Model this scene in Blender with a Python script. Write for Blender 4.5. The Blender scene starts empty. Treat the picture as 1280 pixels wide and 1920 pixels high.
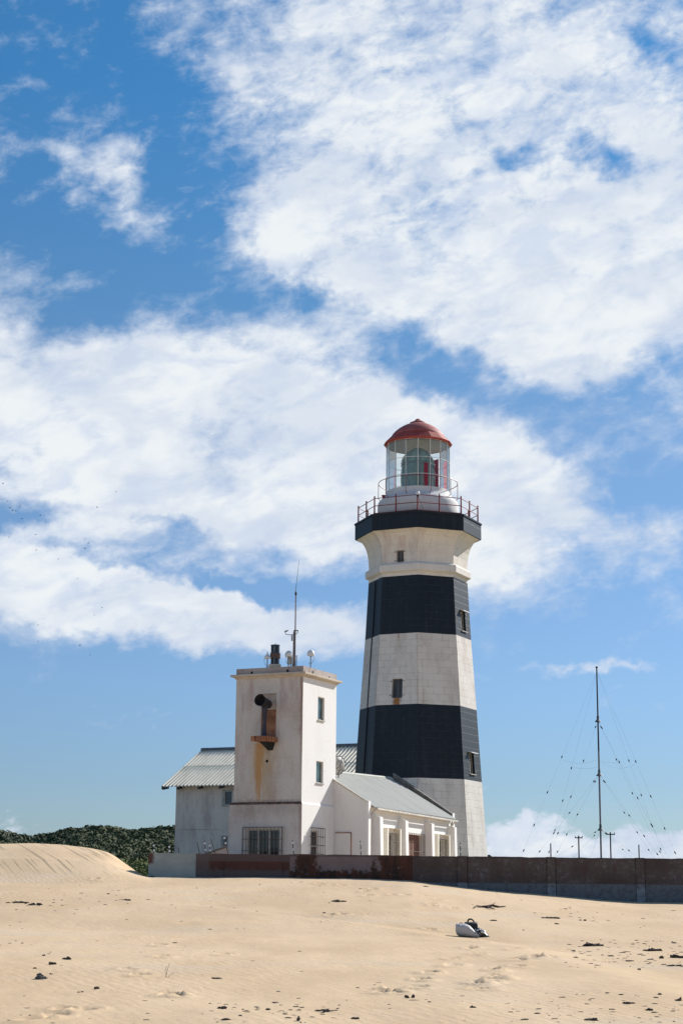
import bpy, bmesh, math, random
from mathutils import Vector, Matrix, noise as mnoise
random.seed(7)
R = math.radians
scene = bpy.context.scene
col = scene.collection

# ------------------------------------------------------------ camera
F = 3150.0; HZ = 1670.0; ROLL = 0.0098
PITCH = math.atan((HZ-960)/F)
cd = bpy.data.cameras.new('camera'); cam = bpy.data.objects.new('camera', cd); col.objects.link(cam)
CM = Matrix.Rotation(math.pi/2+PITCH, 4, 'X') @ Matrix.Rotation(ROLL, 4, 'Z')
cam.matrix_world = CM
cd.sensor_fit = 'VERTICAL'; cd.sensor_height = 36; cd.lens = 36*F/1920
cd.clip_start = 0.1; cd.clip_end = 20000
scene.camera = cam
CR = CM.to_3x3()
def ray(px, py): return (CR @ Vector(((px-640)/F, (960-py)/F, -1))).normalized()
def at(px, py, Y):
    d = ray(px, py); return d*(Y/d.y)
def on(px, py, p0, t):
    n = Vector((-t.y, t.x, 0)); d = ray(px, py); return d*(n.dot(p0)/n.dot(d))
def azel(px, py):
    d = ray(px, py); return math.degrees(math.atan2(d.x, d.y)), math.degrees(math.asin(d.z))

# ------------------------------------------------------------ node helper
class NT:
    def __init__(s, tree): s.t = tree; s.L = tree.links
    def n(s, ty, **kw):
        o = s.t.nodes.new(ty)
        for k, v in kw.items(): setattr(o, k, v)
        return o
    def put(s, sock, v):
        if v is None: return
        if isinstance(v, bpy.types.NodeSocket): s.L.new(v, sock)
        elif isinstance(v, (tuple, list)) and sock.type == 'RGBA' and len(v) == 3: sock.default_value = (*v, 1)
        else: sock.default_value = v
    def m(s, op, a, b=None, c=None, clamp=False):
        o = s.n('ShaderNodeMath', operation=op, use_clamp=clamp)
        for i, v in enumerate((a, b, c)): s.put(o.inputs[i], v) if v is not None else None
        return o.outputs[0]
    def mix(s, f, a, b, mode='MIX'):
        o = s.n('ShaderNodeMix', data_type='RGBA', blend_type=mode)
        s.put(o.inputs[0], f); s.put(o.inputs[6], a); s.put(o.inputs[7], b)
        return o.outputs[2]
    def map(s, vec, scale=(1,1,1), loc=(0,0,0), rot=(0,0,0), ty='POINT'):
        o = s.n('ShaderNodeMapping', vector_type=ty); s.put(o.inputs[0], vec)
        o.inputs[1].default_value = loc; o.inputs[2].default_value = rot; o.inputs[3].default_value = scale
        return o.outputs[0]
    def noise(s, vec, scale, detail=4, rough=.55, dist=0, out=0):
        o = s.n('ShaderNodeTexNoise'); s.put(o.inputs['Vector'], vec)
        o.inputs['Scale'].default_value = scale; o.inputs['Detail'].default_value = detail
        o.inputs['Roughness'].default_value = rough; o.inputs['Distortion'].default_value = dist
        return o.outputs[out]
    def ss(s, v, a, b, lo=0., hi=1.):
        o = s.n('ShaderNodeMapRange', interpolation_type='SMOOTHSTEP'); s.put(o.inputs[0], v)
        for i, q in zip((1,2,3,4), (a,b,lo,hi)): s.put(o.inputs[i], q)
        return o.outputs[0]
    def xyz(s, v):
        o = s.n('ShaderNodeSeparateXYZ'); s.put(o.inputs[0], v); return o.outputs
    def comb(s, x, y, z=0.):
        o = s.n('ShaderNodeCombineXYZ'); s.put(o.inputs[0], x); s.put(o.inputs[1], y); s.put(o.inputs[2], z); return o.outputs[0]
    def bump(s, h, strength=.3, dist=.02):
        o = s.n('ShaderNodeBump'); o.inputs['Strength'].default_value = strength; o.inputs['Distance'].default_value = dist
        s.put(o.inputs['Height'], h); return o.outputs[0]

# ------------------------------------------------------------ sun + sky
U_ = Vector((math.cos(R(25.2)), -math.sin(R(25.2)), 0))       # along the fronts of the white buildings
V_ = Vector((math.sin(R(25.2)), math.cos(R(25.2)), 0))        # into depth
SUN = (U_*1.0 + V_*2.5 + Vector((0,0,1.74))).normalized()
sl = bpy.data.lights.new('sun', 'SUN'); so = bpy.data.objects.new('sun', sl); col.objects.link(so)
so.rotation_euler = SUN.to_track_quat('Z', 'Y').to_euler(); so.location = (0, 0, 60)
sl.energy = 5.0; sl.angle = R(.55); sl.color = (1, .96, .90)
EL = math.asin(SUN.z); AZ = math.atan2(SUN.x, SUN.y)

world = bpy.data.worlds.new("World"); scene.world = world; world.use_nodes = True
wt = world.node_tree; wt.nodes.clear(); w = NT(wt)
sky = w.n('ShaderNodeTexSky', sky_type='NISHITA', sun_disc=False); sky.sun_elevation = EL; sky.sun_rotation = AZ
sky.air_density = 1.0; sky.dust_density = .2; sky.ozone_density = 1.6; sky.altitude = 0
SKYK = .078
co = w.n('ShaderNodeTexCoord').outputs['Generated']
X, Y_, Z = w.xyz(co)
DEG = 180/math.pi
az = w.m('MULTIPLY', w.m('ARCTAN2', X, Y_), DEG); el = w.m('MULTIPLY', w.m('ARCSINE', Z), DEG)
P = w.comb(az, el, 0)
def vadd(v, noisecol, amp):
    a = w.n('ShaderNodeVectorMath', operation='SUBTRACT'); w.put(a.inputs[0], noisecol); a.inputs[1].default_value = (.5,.5,.5)
    b = w.n('ShaderNodeVectorMath', operation='MULTIPLY'); w.put(b.inputs[0], a.outputs[0]); b.inputs[1].default_value = (amp, amp*.7, 0)
    c = w.n('ShaderNodeVectorMath', operation='ADD'); w.put(c.inputs[0], v); w.put(c.inputs[1], b.outputs[0]); return c.outputs[0]
PW = vadd(P, w.noise(P, .55, 3, .6, 0, 1), 2.2)
PW = vadd(PW, w.noise(P, 2.2, 4, .6, 0, 1), .7)
# cloud banks: px, py, half width, half height (photo pixels), tilt, weight
banks = [
 (900,90,520,190,-8,1.1),(1100,170,420,200,0,.7),(620,200,280,160,-25,.75),(720,380,300,150,-12,1.0),(560,440,150,140,-20,.5),
 (960,470,420,170,-8,1.4),(1200,430,260,200,0,.9),(700,520,240,90,-15,.5),(900,600,300,100,-16,1.1),(1120,610,300,120,-6,1.0),
 (440,150,110,60,-20,.35),(330,60,170,70,-35,.26),(700,0,300,70,0,.5),(1080,690,140,45,-5,.3),
 (1135,300,95,50,-25,-1.2),(930,315,110,34,8,-.95),(855,232,80,36,-20,-.6),(1215,95,110,44,-25,-.75),(760,120,60,20,-20,-.3),(900,0,130,20,0,-.4),
 (1230,595,70,35,0,-.4),(620,470,60,20,-20,-.3),(560,545,70,22,-20,-.35),
 (540,622,140,46,4,.8),(620,650,80,36,0,.5),(700,650,80,40,-20,.5),(690,690,60,20,-20,.25),
 (60,680,260,90,-14,1.0),(250,760,330,140,-5,1.3),(480,740,260,110,-10,1.1),(560,860,430,150,-8,1.5),(100,880,260,150,-5,.9),(350,950,360,110,-6,1.0),
 (760,790,240,80,-15,.9),(900,860,240,90,-12,.8),(880,960,200,90,-20,.8),(700,1010,300,90,-5,.9),(140,1060,300,80,-10,.7),
 (180,1120,330,70,-8,1.35),(400,1170,280,56,-7,1.15),(30,1110,200,90,0,.8),(620,1170,160,50,4,.6),(350,1212,60,20,0,.3),
 (20,975,150,24,10,-.85),(310,975,100,26,-20,-.6),(180,1048,120,16,-16,-.6),(400,1095,190,18,-12,-.8),(600,1112,130,20,0,-.55),(860,760,70,30,-30,-.35),(40,860,50,26,30,-.3),(200,700,50,20,-30,-.3),
 (1010,880,140,40,-22,.7),(1020,930,120,50,-15,.6),(1090,1020,210,62,-12,.85),(1190,990,150,42,-4,.8),(950,1070,130,60,-10,.6),(620,1165,200,50,4,.5),
 (195,308,110,50,-15,.7),(258,398,120,60,-18,.8),(40,190,150,90,0,-.35),(60,430,120,60,0,-.3),(330,200,120,120,0,-.2),(400,520,120,60,0,-.25),(100,460,200,60,0,-.2),(90,280,110,24,-5,.28),(50,362,110,32,-8,.26),(165,525,64,26,8,.36),(30,542,80,26,0,.3),(185,212,110,45,20,.2),(380,385,90,20,0,.14),
 (1060,1255,80,18,3,.85),(1190,1251,92,15,0,.75),(600,1235,60,22,0,.22),(900,1260,100,14,0,.1),
 (985,1568,85,34,4,1.3),(940,1592,110,28,0,1.1),(1050,1594,130,22,0,1.1),(1215,1574,85,28,-4,1.3),(1290,1578,70,34,0,1.3),(1180,1602,180,20,0,1.2),(60,1175,180,40,0,.25),
]
acc = None
for (bx, by, rx, ry, rot, wt_) in banks:
    a, e = azel(bx, by)
    mp = w.map(PW, (rx*1.25/F*DEG, ry*1.25/F*DEG, 1), (a, e, 0), (0, 0, R(rot)), 'TEXTURE')
    g = w.n('ShaderNodeTexGradient', gradient_type='SPHERICAL'); w.put(g.inputs[0], mp)
    acc = w.m('MULTIPLY_ADD', w.m('MULTIPLY', g.outputs[1], wt_), 1.0, acc if acc else 0.0)
# away from the framed part the same sort of broken cloud carries on, thinner
far = w.m('MAXIMUM', w.ss(w.m('ABSOLUTE', az), 13, 20), w.ss(el, 30, 37))
acc = w.m('MULTIPLY_ADD', far, w.m('MULTIPLY_ADD', w.noise(P, .06, 4, .6), 2.2, -1.05), acc)
acc = w.m('MINIMUM', acc, w.m('MULTIPLY_ADD', w.ss(el, 21.5, 24.5), -.16, 1.10))
acc = w.m('SUBTRACT', acc, w.m('MULTIPLY', w.ss(el, 9.5, 6.5), .30))
PR = w.map(P, (1,1,1), rot=(0,0,R(-12)))
n1 = w.noise(w.map(PR, (.6, 1.0, 1)), .36, 11, .60, .3)
n2 = w.noise(w.map(PR, (.55, 1.0, 1), (3,1,0)), 1.7, 9, .64, .3)
pile = w.ss(el, 6.5, 3.0)                      # heaped cloud low over the horizon
dens = w.m('ADD', w.m('MULTIPLY', acc, .95), w.m('MULTIPLY_ADD', n1, 2.3, -1.13))
dens = w.m('ADD', dens, w.m('MULTIPLY', w.m('SUBTRACT', n2, .5), w.m('ADD', w.m('MULTIPLY_ADD', w.ss(el, 19.5, 23), .45, .95), w.m('MULTIPLY', w.ss(el, 7, 5), .9))))
cov = w.ss(dens, -.04, w.m('ADD', w.m('MULTIPLY', w.ss(el, 21, 25), .12), w.m('MULTIPLY_ADD', pile, -.40, .97)))
shade = w.noise(w.map(PR, (.5, 1.0, 1), (7.3, 2.1, 0)), .42, 8, .56, .4)
thick = w.ss(dens, .35, 1.5)
shf = w.m('MULTIPLY', w.ss(shade, .42, .60), w.m('MULTIPLY_ADD', thick, -.15, .75))
sh2 = w.noise(w.map(PR, (.5, 1.0, 1), (1.3, 6.1, 0)), .95, 8, .56, .4)
ccol = w.mix(w.m('MULTIPLY', w.ss(dens, .4, 1.15), w.ss(sh2, .34, .56)), (.70, .77, .885), (.88, .915, .935))
ccol = w.mix(w.m('MULTIPLY', shf, .72), ccol, (.55, .64, .80))
ccol = w.mix(w.m('MULTIPLY', w.ss(dens, 1.2, 1.9), .45), ccol, (.92, .94, .95))
rp = w.n('ShaderNodeValToRGB'); w.put(rp.inputs[0], w.m('DIVIDE', el, 40.0, clamp=True)); cr_ = rp.color_ramp
for i_, (e_, c_) in enumerate([(0,(.45,.60,.88)),(3.5,(.48,.63,.90)),(6.7,(.56,.72,.98)),(15.6,(.66,.84,1.0)),(20,(.50,.84,1.04)),(27,(.34,.86,1.16))]):
    q_ = cr_.elements[i_] if i_ < 2 else cr_.elements.new(e_/40); q_.position = e_/40; q_.color = (*[k/1.2 for k in c_], 1)
tint = rp.outputs[0]
skc = w.n('ShaderNodeMix', data_type='RGBA', blend_type='MULTIPLY'); skc.inputs[0].default_value = 1
w.put(skc.inputs[6], sky.outputs[0]); w.put(skc.inputs[7], w.mix(1.0, tint, (SKYK*1.2, SKYK*1.2, SKYK*1.2), 'MULTIPLY'))
ccol = w.mix(1.0, ccol, (.785, .785, .785), 'MULTIPLY')
final = w.mix(w.m('MULTIPLY', cov, .97), skc.outputs[2], ccol)
bg = w.n('ShaderNodeBackground'); w.put(bg.inputs[0], final); bg.inputs[1].default_value = 1.0
wo = w.n('ShaderNodeOutputWorld'); wt.links.new(bg.outputs[0], wo.inputs[0])
world.cycles.sampling_method = 'MANUAL'; world.cycles.sample_map_resolution = 1024

scene.view_settings.view_transform = 'Standard'; scene.view_settings.look = 'None'
scene.view_settings.exposure = .35; scene.view_settings.gamma = 1
scene.render.engine = 'CYCLES'
scene.cycles.max_bounces = 8; scene.cycles.transparent_max_bounces = 24

# ------------------------------------------------------------ materials
def newmat(name):
    m = bpy.data.materials.new(name); m.use_nodes = True; m.node_tree.nodes.clear(); t = NT(m.node_tree)
    p = t.n('ShaderNodeBsdfPrincipled'); o = t.n('ShaderNodeOutputMaterial'); t.L.new(p.outputs[0], o.inputs[0])
    return m, t, p
def simple(name, c, rough=.6, metal=0, var=.25, scale=6, bump=.15):
    m, t, p = newmat(name); oc = t.n('ShaderNodeTexCoord').outputs['Object']
    n = t.noise(oc, scale, 6, .65)
    t.put(p.inputs['Base Color'], t.mix(t.ss(n, .3, .75), tuple(k*(1-var) for k in c), tuple(min(1, k*(1+var)) for k in c)))
    p.inputs['Roughness'].default_value = rough; p.inputs['Metallic'].default_value = metal
    t.put(p.inputs['Normal'], t.bump(n, bump, .01)); return m
def box1(t, u, a, b, soft=.03):
    return t.m('MULTIPLY', t.ss(u, a-soft, a+soft), t.ss(u, b+soft, b-soft, 0, 1) if False else t.m('SUBTRACT', 1, t.ss(u, b-soft, b+soft)))
def paint(name, c, dirt=(.30,.25,.23), dirtamt=.35, pink=0., streaks=(), joints=None, cracks=.0, rough=.8, pinkc=(.42,.27,.24), smear=.5, topdirt=None):
    """weathered painted masonry. UV = metres along the face, height."""
    m, t, p = newmat(name); uv = t.n('ShaderNodeTexCoord').outputs['UV']
    u, v, _ = t.xyz(uv)
    n_big = t.noise(t.map(uv, (1,.6,1)), .9, 6, .6); n_fine = t.noise(uv, 11, 8, .7); n_vs = t.noise(t.map(uv, (5,.35,1)), 1., 5, .6)
    n_grain = t.noise(uv, 45, 3, .6)
    col_ = t.mix(t.m('MULTIPLY', t.ss(n_grain, .35, .7), .18), c, tuple(k*.8 for k in c))
    d = t.m('MULTIPLY', t.ss(t.m('ADD', t.m('MULTIPLY', n_big, .6), t.m('MULTIPLY', n_fine, .4)), .44, .72), dirtamt)
    col_ = t.mix(d, col_, dirt)
    sm = t.m('MULTIPLY', t.ss(n_vs, .50, .78), t.m('MULTIPLY', t.ss(n_big, .35, .65), smear))
    col_ = t.mix(sm, col_, tuple(k*1.15 for k in dirt))
    if pink: col_ = t.mix(t.m('MULTIPLY', t.ss(t.noise(t.map(uv, (1.6,.5,1), (4,2,0)), .8, 6, .65), .46, .68), pink), col_, pinkc)
    if cracks:
        vo = t.n('ShaderNodeTexVoronoi', feature='DISTANCE_TO_EDGE'); vo.inputs['Scale'].default_value = 1.1
        t.put(vo.inputs['Vector'], t.map(uv, (.6,.9,1)))
        cr = t.m('MULTIPLY', t.m('SUBTRACT', 1, t.ss(vo.outputs[0], 0, .012)), t.m('MULTIPLY', t.ss(t.noise(uv, .7, 3, .5), .52, .6), cracks))
        col_ = t.mix(cr, col_, (.12,.10,.09))
    if rough < .7:   # chipped, chalky dark paint
        ch = t.m('MULTIPLY', t.ss(t.noise(uv, 3.2, 9, .78), .655, .67), .55); col_ = t.mix(ch, col_, (.22,.23,.235))
        col_ = t.mix(t.m('MULTIPLY', t.ss(t.noise(t.map(uv, (2.5,.25,1)), 1.1, 6, .65), .5, .75), .5), col_, (.030,.036,.044))
    h = t.m('ADD', t.m('MULTIPLY', n_fine, .6), t.m('MULTIPLY', n_grain, .4))
    if joints:
        bw, bh, jc, js = joints
        br = t.n('ShaderNodeTexBrick'); br.offset = .5
        wob = t.m('MULTIPLY_ADD', n_big, .03, -.015)
        t.put(br.inputs['Vector'], t.comb(t.m('ADD', u, t.m('MULTIPLY', wob, 3)), t.m('ADD', v, wob)))
        br.inputs['Scale'].default_value = 1; br.inputs['Mortar Size'].default_value = .009; br.inputs['Mortar Smooth'].default_value = .3
        br.inputs['Brick Width'].default_value = bw; br.inputs['Row Height'].default_value = bh
        br.inputs['Color1'].default_value = (1,1,1,1); br.inputs['Color2'].default_value = (.95,.945,.94,1); br.inputs['Mortar'].default_value = (1,1,1,1)
        col_ = t.mix(1.0, col_, br.outputs[0], 'MULTIPLY')
        jf = t.m('MULTIPLY', br.outputs[1], t.m('MULTIPLY_ADD', t.ss(t.noise(uv, 1.6, 4, .6), .38, .62), js, js*.25))
        col_ = t.mix(jf, col_, jc)
        h = t.m('SUBTRACT', h, t.m('MULTIPLY', br.outputs[1], 1.2))
    for (u0, vt, wd, ln, sc, sa) in streaks:
        uu = t.m('ADD', t.m('SUBTRACT', u, u0), t.m('MULTIPLY_ADD', t.noise(t.map(uv, (1,.5,1)), 3.0, 4, .6), wd*1.2, -wd*.6))
        a = t.m('SUBTRACT', 1, t.ss(t.m('ABSOLUTE', uu), wd*.15, wd))
        f = t.m('MULTIPLY', t.ss(v, vt-ln, vt-ln*.25), t.m('SUBTRACT', 1, t.ss(v, vt-.01, vt+.05)))
        k = t.m('MULTIPLY', t.m('MULTIPLY', a, f), t.m('MULTIPLY', t.ss(t.noise(t.map(uv, (9,.8,1)), 1.5, 5, .65), .22, .6), sa))
        col_ = t.mix(k, col_, sc)
    t.put(p.inputs['Base Color'], col_); p.inputs['Roughness'].default_value = rough; p.inputs['Specular IOR Level'].default_value = .5 if rough > .7 else .36
    t.put(p.inputs['Normal'], t.bump(h, .35, .012)); return m
WH = (.80,.77,.72)
M = {}
M['black_metal'] = simple('black_metal', (.018,.020,.028), .5, 0, .4)
M['dark_blue'] = simple('dark_iron', (.022,.022,.045), .5, 0, .4, 5)
M['horn'] = simple('horn_iron', (.010,.011,.014), .8, 0, .4, 5)
M['rust'] = simple('rust', (.26,.085,.035), .85, 0, .5, 9)
M['rustpanel'] = simple('rust_panel', (.30,.14,.075), .85, 0, .45, 2.5)
M['rail'] = simple('red_rail_paint', (.22,.025,.03), .5, 0, .2)
M['white_metal'] = simple('white_metal', (.74,.74,.72), .45, 0, .06, 8)
M['frame'] = simple('window_frame', (.46,.43,.38), .6, 0, .2, 9)
M['grille'] = simple('grille_metal', (.12,.10,.085), .7, 0, .4, 14)
M['galv'] = simple('galvanised', (.30,.31,.32), .5, .5, .2, 9)
M['grey_pole'] = simple('grey_pole', (.16,.15,.15), .6, .2, .3, 3)
M['pinkpole'] = simple('faded_mast_paint', (.20,.15,.15), .6, 0, .25, .8)
M['cream'] = simple('cream_concrete', (.52,.46,.36), .85, 0, .2, 9)
M['wire'] = simple('steel_wire', (.30,.33,.36), .6, 0, .1)
M['pipe'] = simple('stained_white_pipe', (.60,.55,.48), .6, 0, .3, 4)
M['seam'] = simple('dirty_seam', (.30,.24,.19), .95, 0, .5, 4)
M['grime'] = simple('grimy_ledge', (.13,.085,.07), .95, 0, .6, 5)
M['cap'] = simple('weathered_concrete', (.20,.185,.165), .9, 0, .4, 3, .4)
M['curtain'] = simple('faded_red_door', (.20,.09,.065), .8, 0, .3, 4)
M['wood'] = simple('driftwood', (.09,.05,.035), .9, 0, .5, 12)
M['kelp'] = simple('dark_debris', (.075,.055,.040), .85, 0, .6, 20, .5)
M['rock'] = simple('grey_stone', (.13,.12,.11), .9, 0, .6, 12, .6)
M['sack'] = simple('white_plastic_sack', (.50,.48,.46), .6, 0, .08, 10, .3)
M['case'] = simple('black_case', (.012,.013,.015), .6, 0, .3, 30)
M['shine'] = simple('glossy_black', (.02,.02,.022), .18, 0, .3, 20)
M['silver'] = simple('silver_fabric', (.6,.6,.62), .28, .7, .1, 20)
M['insul'] = simple('black_insulator', (.008,.008,.009), .95)
M['bird'] = simple('bird_feathers', (.03,.03,.035), .8)
M['brasslamp'] = simple('lamp_brass', (.45,.33,.14), .35, .7, .2)
def pane(name, c, rough=.12):
    m, t, p = newmat(name); oc = t.n('ShaderNodeTexCoord').outputs['Object']
    t.put(p.inputs['Base Color'], t.mix(t.ss(t.noise(oc, 1.8, 3, .5), .4, .6), c, tuple(k*1.8 for k in c)))
    p.inputs['Roughness'].default_value = rough; p.inputs['Specular IOR Level'].default_value = .6
    t.put(p.inputs['Normal'], t.bump(t.noise(oc, 2.5, 2, .5), .06, .02)); return m
M['pane'] = pane('window_glass', (.012,.016,.020)); M['pane_green'] = pane('greenish_glass', (.05,.085,.085))
M['hole'] = simple('dark_opening', (.02,.018,.016), .95)
# thin clear glass
m, t, p = newmat('lantern_glass'); M['clear'] = m
tr = t.n('ShaderNodeBsdfTransparent'); tr.inputs[0].default_value = (.92,.96,.955,1)
gl = t.n('ShaderNodeBsdfGlossy'); gl.inputs[0].default_value = (.9,.95,.97,1); gl.inputs[1].default_value = .04
fr = t.n('ShaderNodeFresnel'); fr.inputs[0].default_value = 1.5
mx = t.n('ShaderNodeMixShader'); t.L.new(t.m('MULTIPLY_ADD', fr.outputs[0], .7, .03), mx.inputs[0]); t.L.new(tr.outputs[0], mx.inputs[1]); t.L.new(gl.outputs[0], mx.inputs[2])
t.L.new(mx.outputs[0], [n for n in m.node_tree.nodes if n.type == 'OUTPUT_MATERIAL'][0].inputs[0])
# lens glass
m, t, p = newmat('prism_glass'); M['lens'] = m
p.inputs['Base Color'].default_value = (.42,.56,.51,1); p.inputs['Roughness'].default_value = .1; p.inputs['Transmission Weight'].default_value = .45; p.inputs['IOR'].default_value = 1.45
m, t, p = newmat('red_screen'); M['redscreen'] = m
p.inputs['Base Color'].default_value = (.50,.012,.02,1); p.inputs['Roughness'].default_value = .3; p.inputs['Transmission Weight'].default_value = .3; p.inputs['IOR'].default_value = 1.1
M['blind'] = simple('pale_blind', (.62,.70,.66), .7, 0, .05)
# dome roof
def redroof(name, c1, c2):
    m, t, p = newmat(name); oc = t.n('ShaderNodeTexCoord').outputs['Object']
    n = t.noise(t.map(oc, (1,1,.5)), 2.2, 6, .65)
    t.put(p.inputs['Base Color'], t.mix(t.ss(n, .35, .7), c1, c2)); p.inputs['Roughness'].default_value = .68
    t.put(p.inputs['Normal'], t.bump(t.noise(oc, 6, 5, .6), .15, .01)); return m
M['dome'] = redroof('faded_red_dome', (.34,.065,.052), (.42,.12,.10)); M['domeband'] = redroof('red_dome_band', (.34,.042,.03), (.40,.07,.045))
# corrugated sheet
def sheet(name, c, lichen, dk):
    m, t, p = newmat(name); uv = t.n('ShaderNodeTexCoord').outputs['UV']
    n = t.noise(t.map(uv, (1,.35,1)), 1.4, 7, .65); n2 = t.noise(uv, 14, 5, .65)
    b = t.mix(t.m('MULTIPLY', t.ss(n, .42, .7), dk), c, lichen)
    b = t.mix(t.m('MULTIPLY', t.ss(n2, .5, .75), .4), b, tuple(k*.6 for k in c))
    t.put(p.inputs['Base Color'], b); p.inputs['Roughness'].default_value = .7; t.put(p.inputs['Normal'], t.bump(n2, .2, .01)); return m
M['roof_house'] = sheet('corrugated_cement_roof', (.86,.78,.62), (.56,.48,.35), .6)
M['roof_annex'] = sheet('painted_corrugated_roof', (.42,.42,.375), (.30,.295,.25), .55)

# ------------------------------------------------------------ mesh builder
class MB:
    def __init__(s): s.v = []; s.f = []; s.uv = []
    def face(s, pts, uv=None):
        i = len(s.v); s.v += [Vector(p) for p in pts]; s.f.append(list(range(i, i+len(pts)))); s.uv.append(uv)
    def poly(s, vs, fs, uvs=None):
        i = len(s.v); s.v += [Vector(p) for p in vs]
        for k, f in enumerate(fs): s.f.append([i+a for a in f]); s.uv.append(uvs[k] if uvs else None)
    def box(s, o, a, b, c):
        o, a, b, c = map(Vector, (o, a, b, c))
        vs = [o, o+a, o+a+b, o+b, o+c, o+a+c, o+a+b+c, o+b+c]
        fs = [(0,3,2,1),(4,5,6,7),(0,1,5,4),(1,2,6,5),(2,3,7,6),(3,0,4,7)]
        la, lb, lc = a.length, b.length, c.length
        ws = {0:(la,lb),1:(la,lb),2:(la,lc),3:(lb,lc),4:(la,lc),5:(lb,lc)}
        z = o.z; uvs = []
        for k in range(6):
            q = []
            for vi in fs[k]:
                d = vs[vi]-o
                ca = d.dot(a)/la/la*la if la else 0; cb = d.dot(b)/lb if lb else 0; cc = d.dot(c)/lc if lc else 0
                q.append((ca + (0 if k in (2,4) else 0), cb) if k < 2 else ((ca, z+cc) if k in (2,4) else (cb+la, z+cc)))
            uvs.append(q)
        s.poly(vs, fs, uvs)
    def tube(s, p, q, r, n=8, r2=None, caps=True):
        p, q = Vector(p), Vector(q); r2 = r if r2 is None else r2; d = (q-p).normalized()
        a = d.orthogonal().normalized(); b = d.cross(a)
        vs = [p+(a*math.cos(2*math.pi*k/n)+b*math.sin(2*math.pi*k/n))*r for k in range(n)]+[q+(a*math.cos(2*math.pi*k/n)+b*math.sin(2*math.pi*k/n))*r2 for k in range(n)]
        fs = [(k, (k+1) % n, n+(k+1) % n, n+k) for k in range(n)]
        if caps: fs += [tuple(range(n))[::-1], tuple(range(n, 2*n))]
        s.poly(vs, fs)
    def path(s, pts, r, n=6):
        pts = [Vector(p) for p in pts]; rings = []
        for i, p in enumerate(pts):
            d = (pts[min(i+1, len(pts)-1)]-pts[max(i-1, 0)]).normalized()
            a = d.cross(Vector((0,0,1)));  a = a.normalized() if a.length > 1e-4 else Vector((1,0,0)); b = d.cross(a)
            rr = r[i] if isinstance(r, (list, tuple)) else r
            rings.append([p+(a*math.cos(2*math.pi*k/n)+b*math.sin(2*math.pi*k/n))*rr for k in range(n)])
        vs = [q for rg in rings for q in rg]; fs = []
        for i in range(len(rings)-1):
            for k in range(n): fs.append((i*n+k, i*n+(k+1) % n, (i+1)*n+(k+1) % n, (i+1)*n+k))
        fs += [tuple(range(n)), tuple(range((len(rings)-1)*n, len(rings)*n))]
        s.poly(vs, fs)
    def lathe(s, c, prof, n=32, rot=0., closed=False):
        c = Vector(c); vs = []; fs = []; uvs = []
        for (r, z) in prof:
            for k in range(n):
                a = rot+2*math.pi*k/n; vs.append(c+Vector((r*math.sin(a), -r*math.cos(a), z)))
        m_ = len(prof)
        for i in range(m_ if closed else m_-1):
            j = (i+1) % m_
            for k in range(n):
                fs.append((i*n+k, i*n+(k+1) % n, j*n+(k+1) % n, j*n+k)); r = max(prof[i][0], .01); w_ = 2*math.pi*r/n
                uvs.append([(k*w_, vs[i*n].z), ((k+1)*w_, vs[i*n].z), ((k+1)*w_, vs[j*n].z), (k*w_, vs[j*n].z)])
        s.poly(vs, fs, uvs)
    def ball(s, c, r, sc=(1,1,1), nu=12, nv=8, f=None, v0=0., v1=1.):
        vs = []; fs = []
        for j in range(nv+1):
            th = math.pi*(v0+(v1-v0)*j/nv)
            for i in range(nu):
                ph = 2*math.pi*i/nu; d = Vector((math.sin(th)*math.cos(ph), math.sin(th)*math.sin(ph), math.cos(th)))
                k = f(d) if f else 1
                vs.append(Vector(c)+Vector((d.x*sc[0], d.y*sc[1], d.z*sc[2]))*r*k)
        for j in range(nv):
            for i in range(nu): fs.append((j*nu+i, j*nu+(i+1) % nu, (j+1)*nu+(i+1) % nu, (j+1)*nu+i))
        s.poly(vs, fs)
    def build(s, name, mat, parent=None, smooth=False, merge=True, bevel=0, auto=None):
        me = bpy.data.meshes.new(name); o = bpy.data.objects.new(name, me); col.objects.link(o)
        org = Vector((0,0,0))
        if parent is not None:
            o.parent = parent; q = parent
            while q is not None: org += q.location; q = q.parent
        me.from_pydata([tuple(v-org) for v in s.v], [], s.f)
        uvl = me.uv_layers.new(name='UVMap')
        for pl, uv in zip(me.polygons, s.uv):
            for k, li in enumerate(pl.loop_indices):
                if uv: uvl.data[li].uv = uv[k]
                else:
                    q = me.vertices[me.loops[li].vertex_index].co+org; uvl.data[li].uv = (q.x+q.y*.7, q.z)
        mats = mat if isinstance(mat, list) else [mat]
        for mm in mats: me.materials.append(mm)
        b = bmesh.new(); b.from_mesh(me)
        if merge: bmesh.ops.remove_doubles(b, verts=b.verts, dist=1e-4)
        bmesh.ops.recalc_face_normals(b, faces=b.faces); b.to_mesh(me); b.free()
        if smooth:
            for pl in me.polygons: pl.use_smooth = True
            try: me.set_sharp_from_angle(angle=R(auto or 40))
            except Exception: pass
        if bevel:
            md = o.modifiers.new('bevel', 'BEVEL'); md.width = bevel; md.segments = 2; md.limit_method = 'ANGLE'; md.angle_limit = R(40)
        return o
def tag(o, label=None, cat=None, group=None, kind=None):
    if label: o['label'] = label
    if cat: o['category'] = cat
    if group: o['group'] = group
    if kind: o['kind'] = kind
    return o
def thing(name, label, cat, loc, group=None, kind=None):
    o = bpy.data.objects.new(name, None); col.objects.link(o); o.location = loc; o.empty_display_size = .3
    return tag(o, label, cat, group, kind)
def copy_tree(o, parent=None):
    c = o.copy(); col.objects.link(c)
    if parent is not None: c.parent = parent
    for ch in [x for x in bpy.data.objects if x.parent == o]: copy_tree(ch, c)
    return c
def lerp(a, b, t): return a+(b-a)*t
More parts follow.
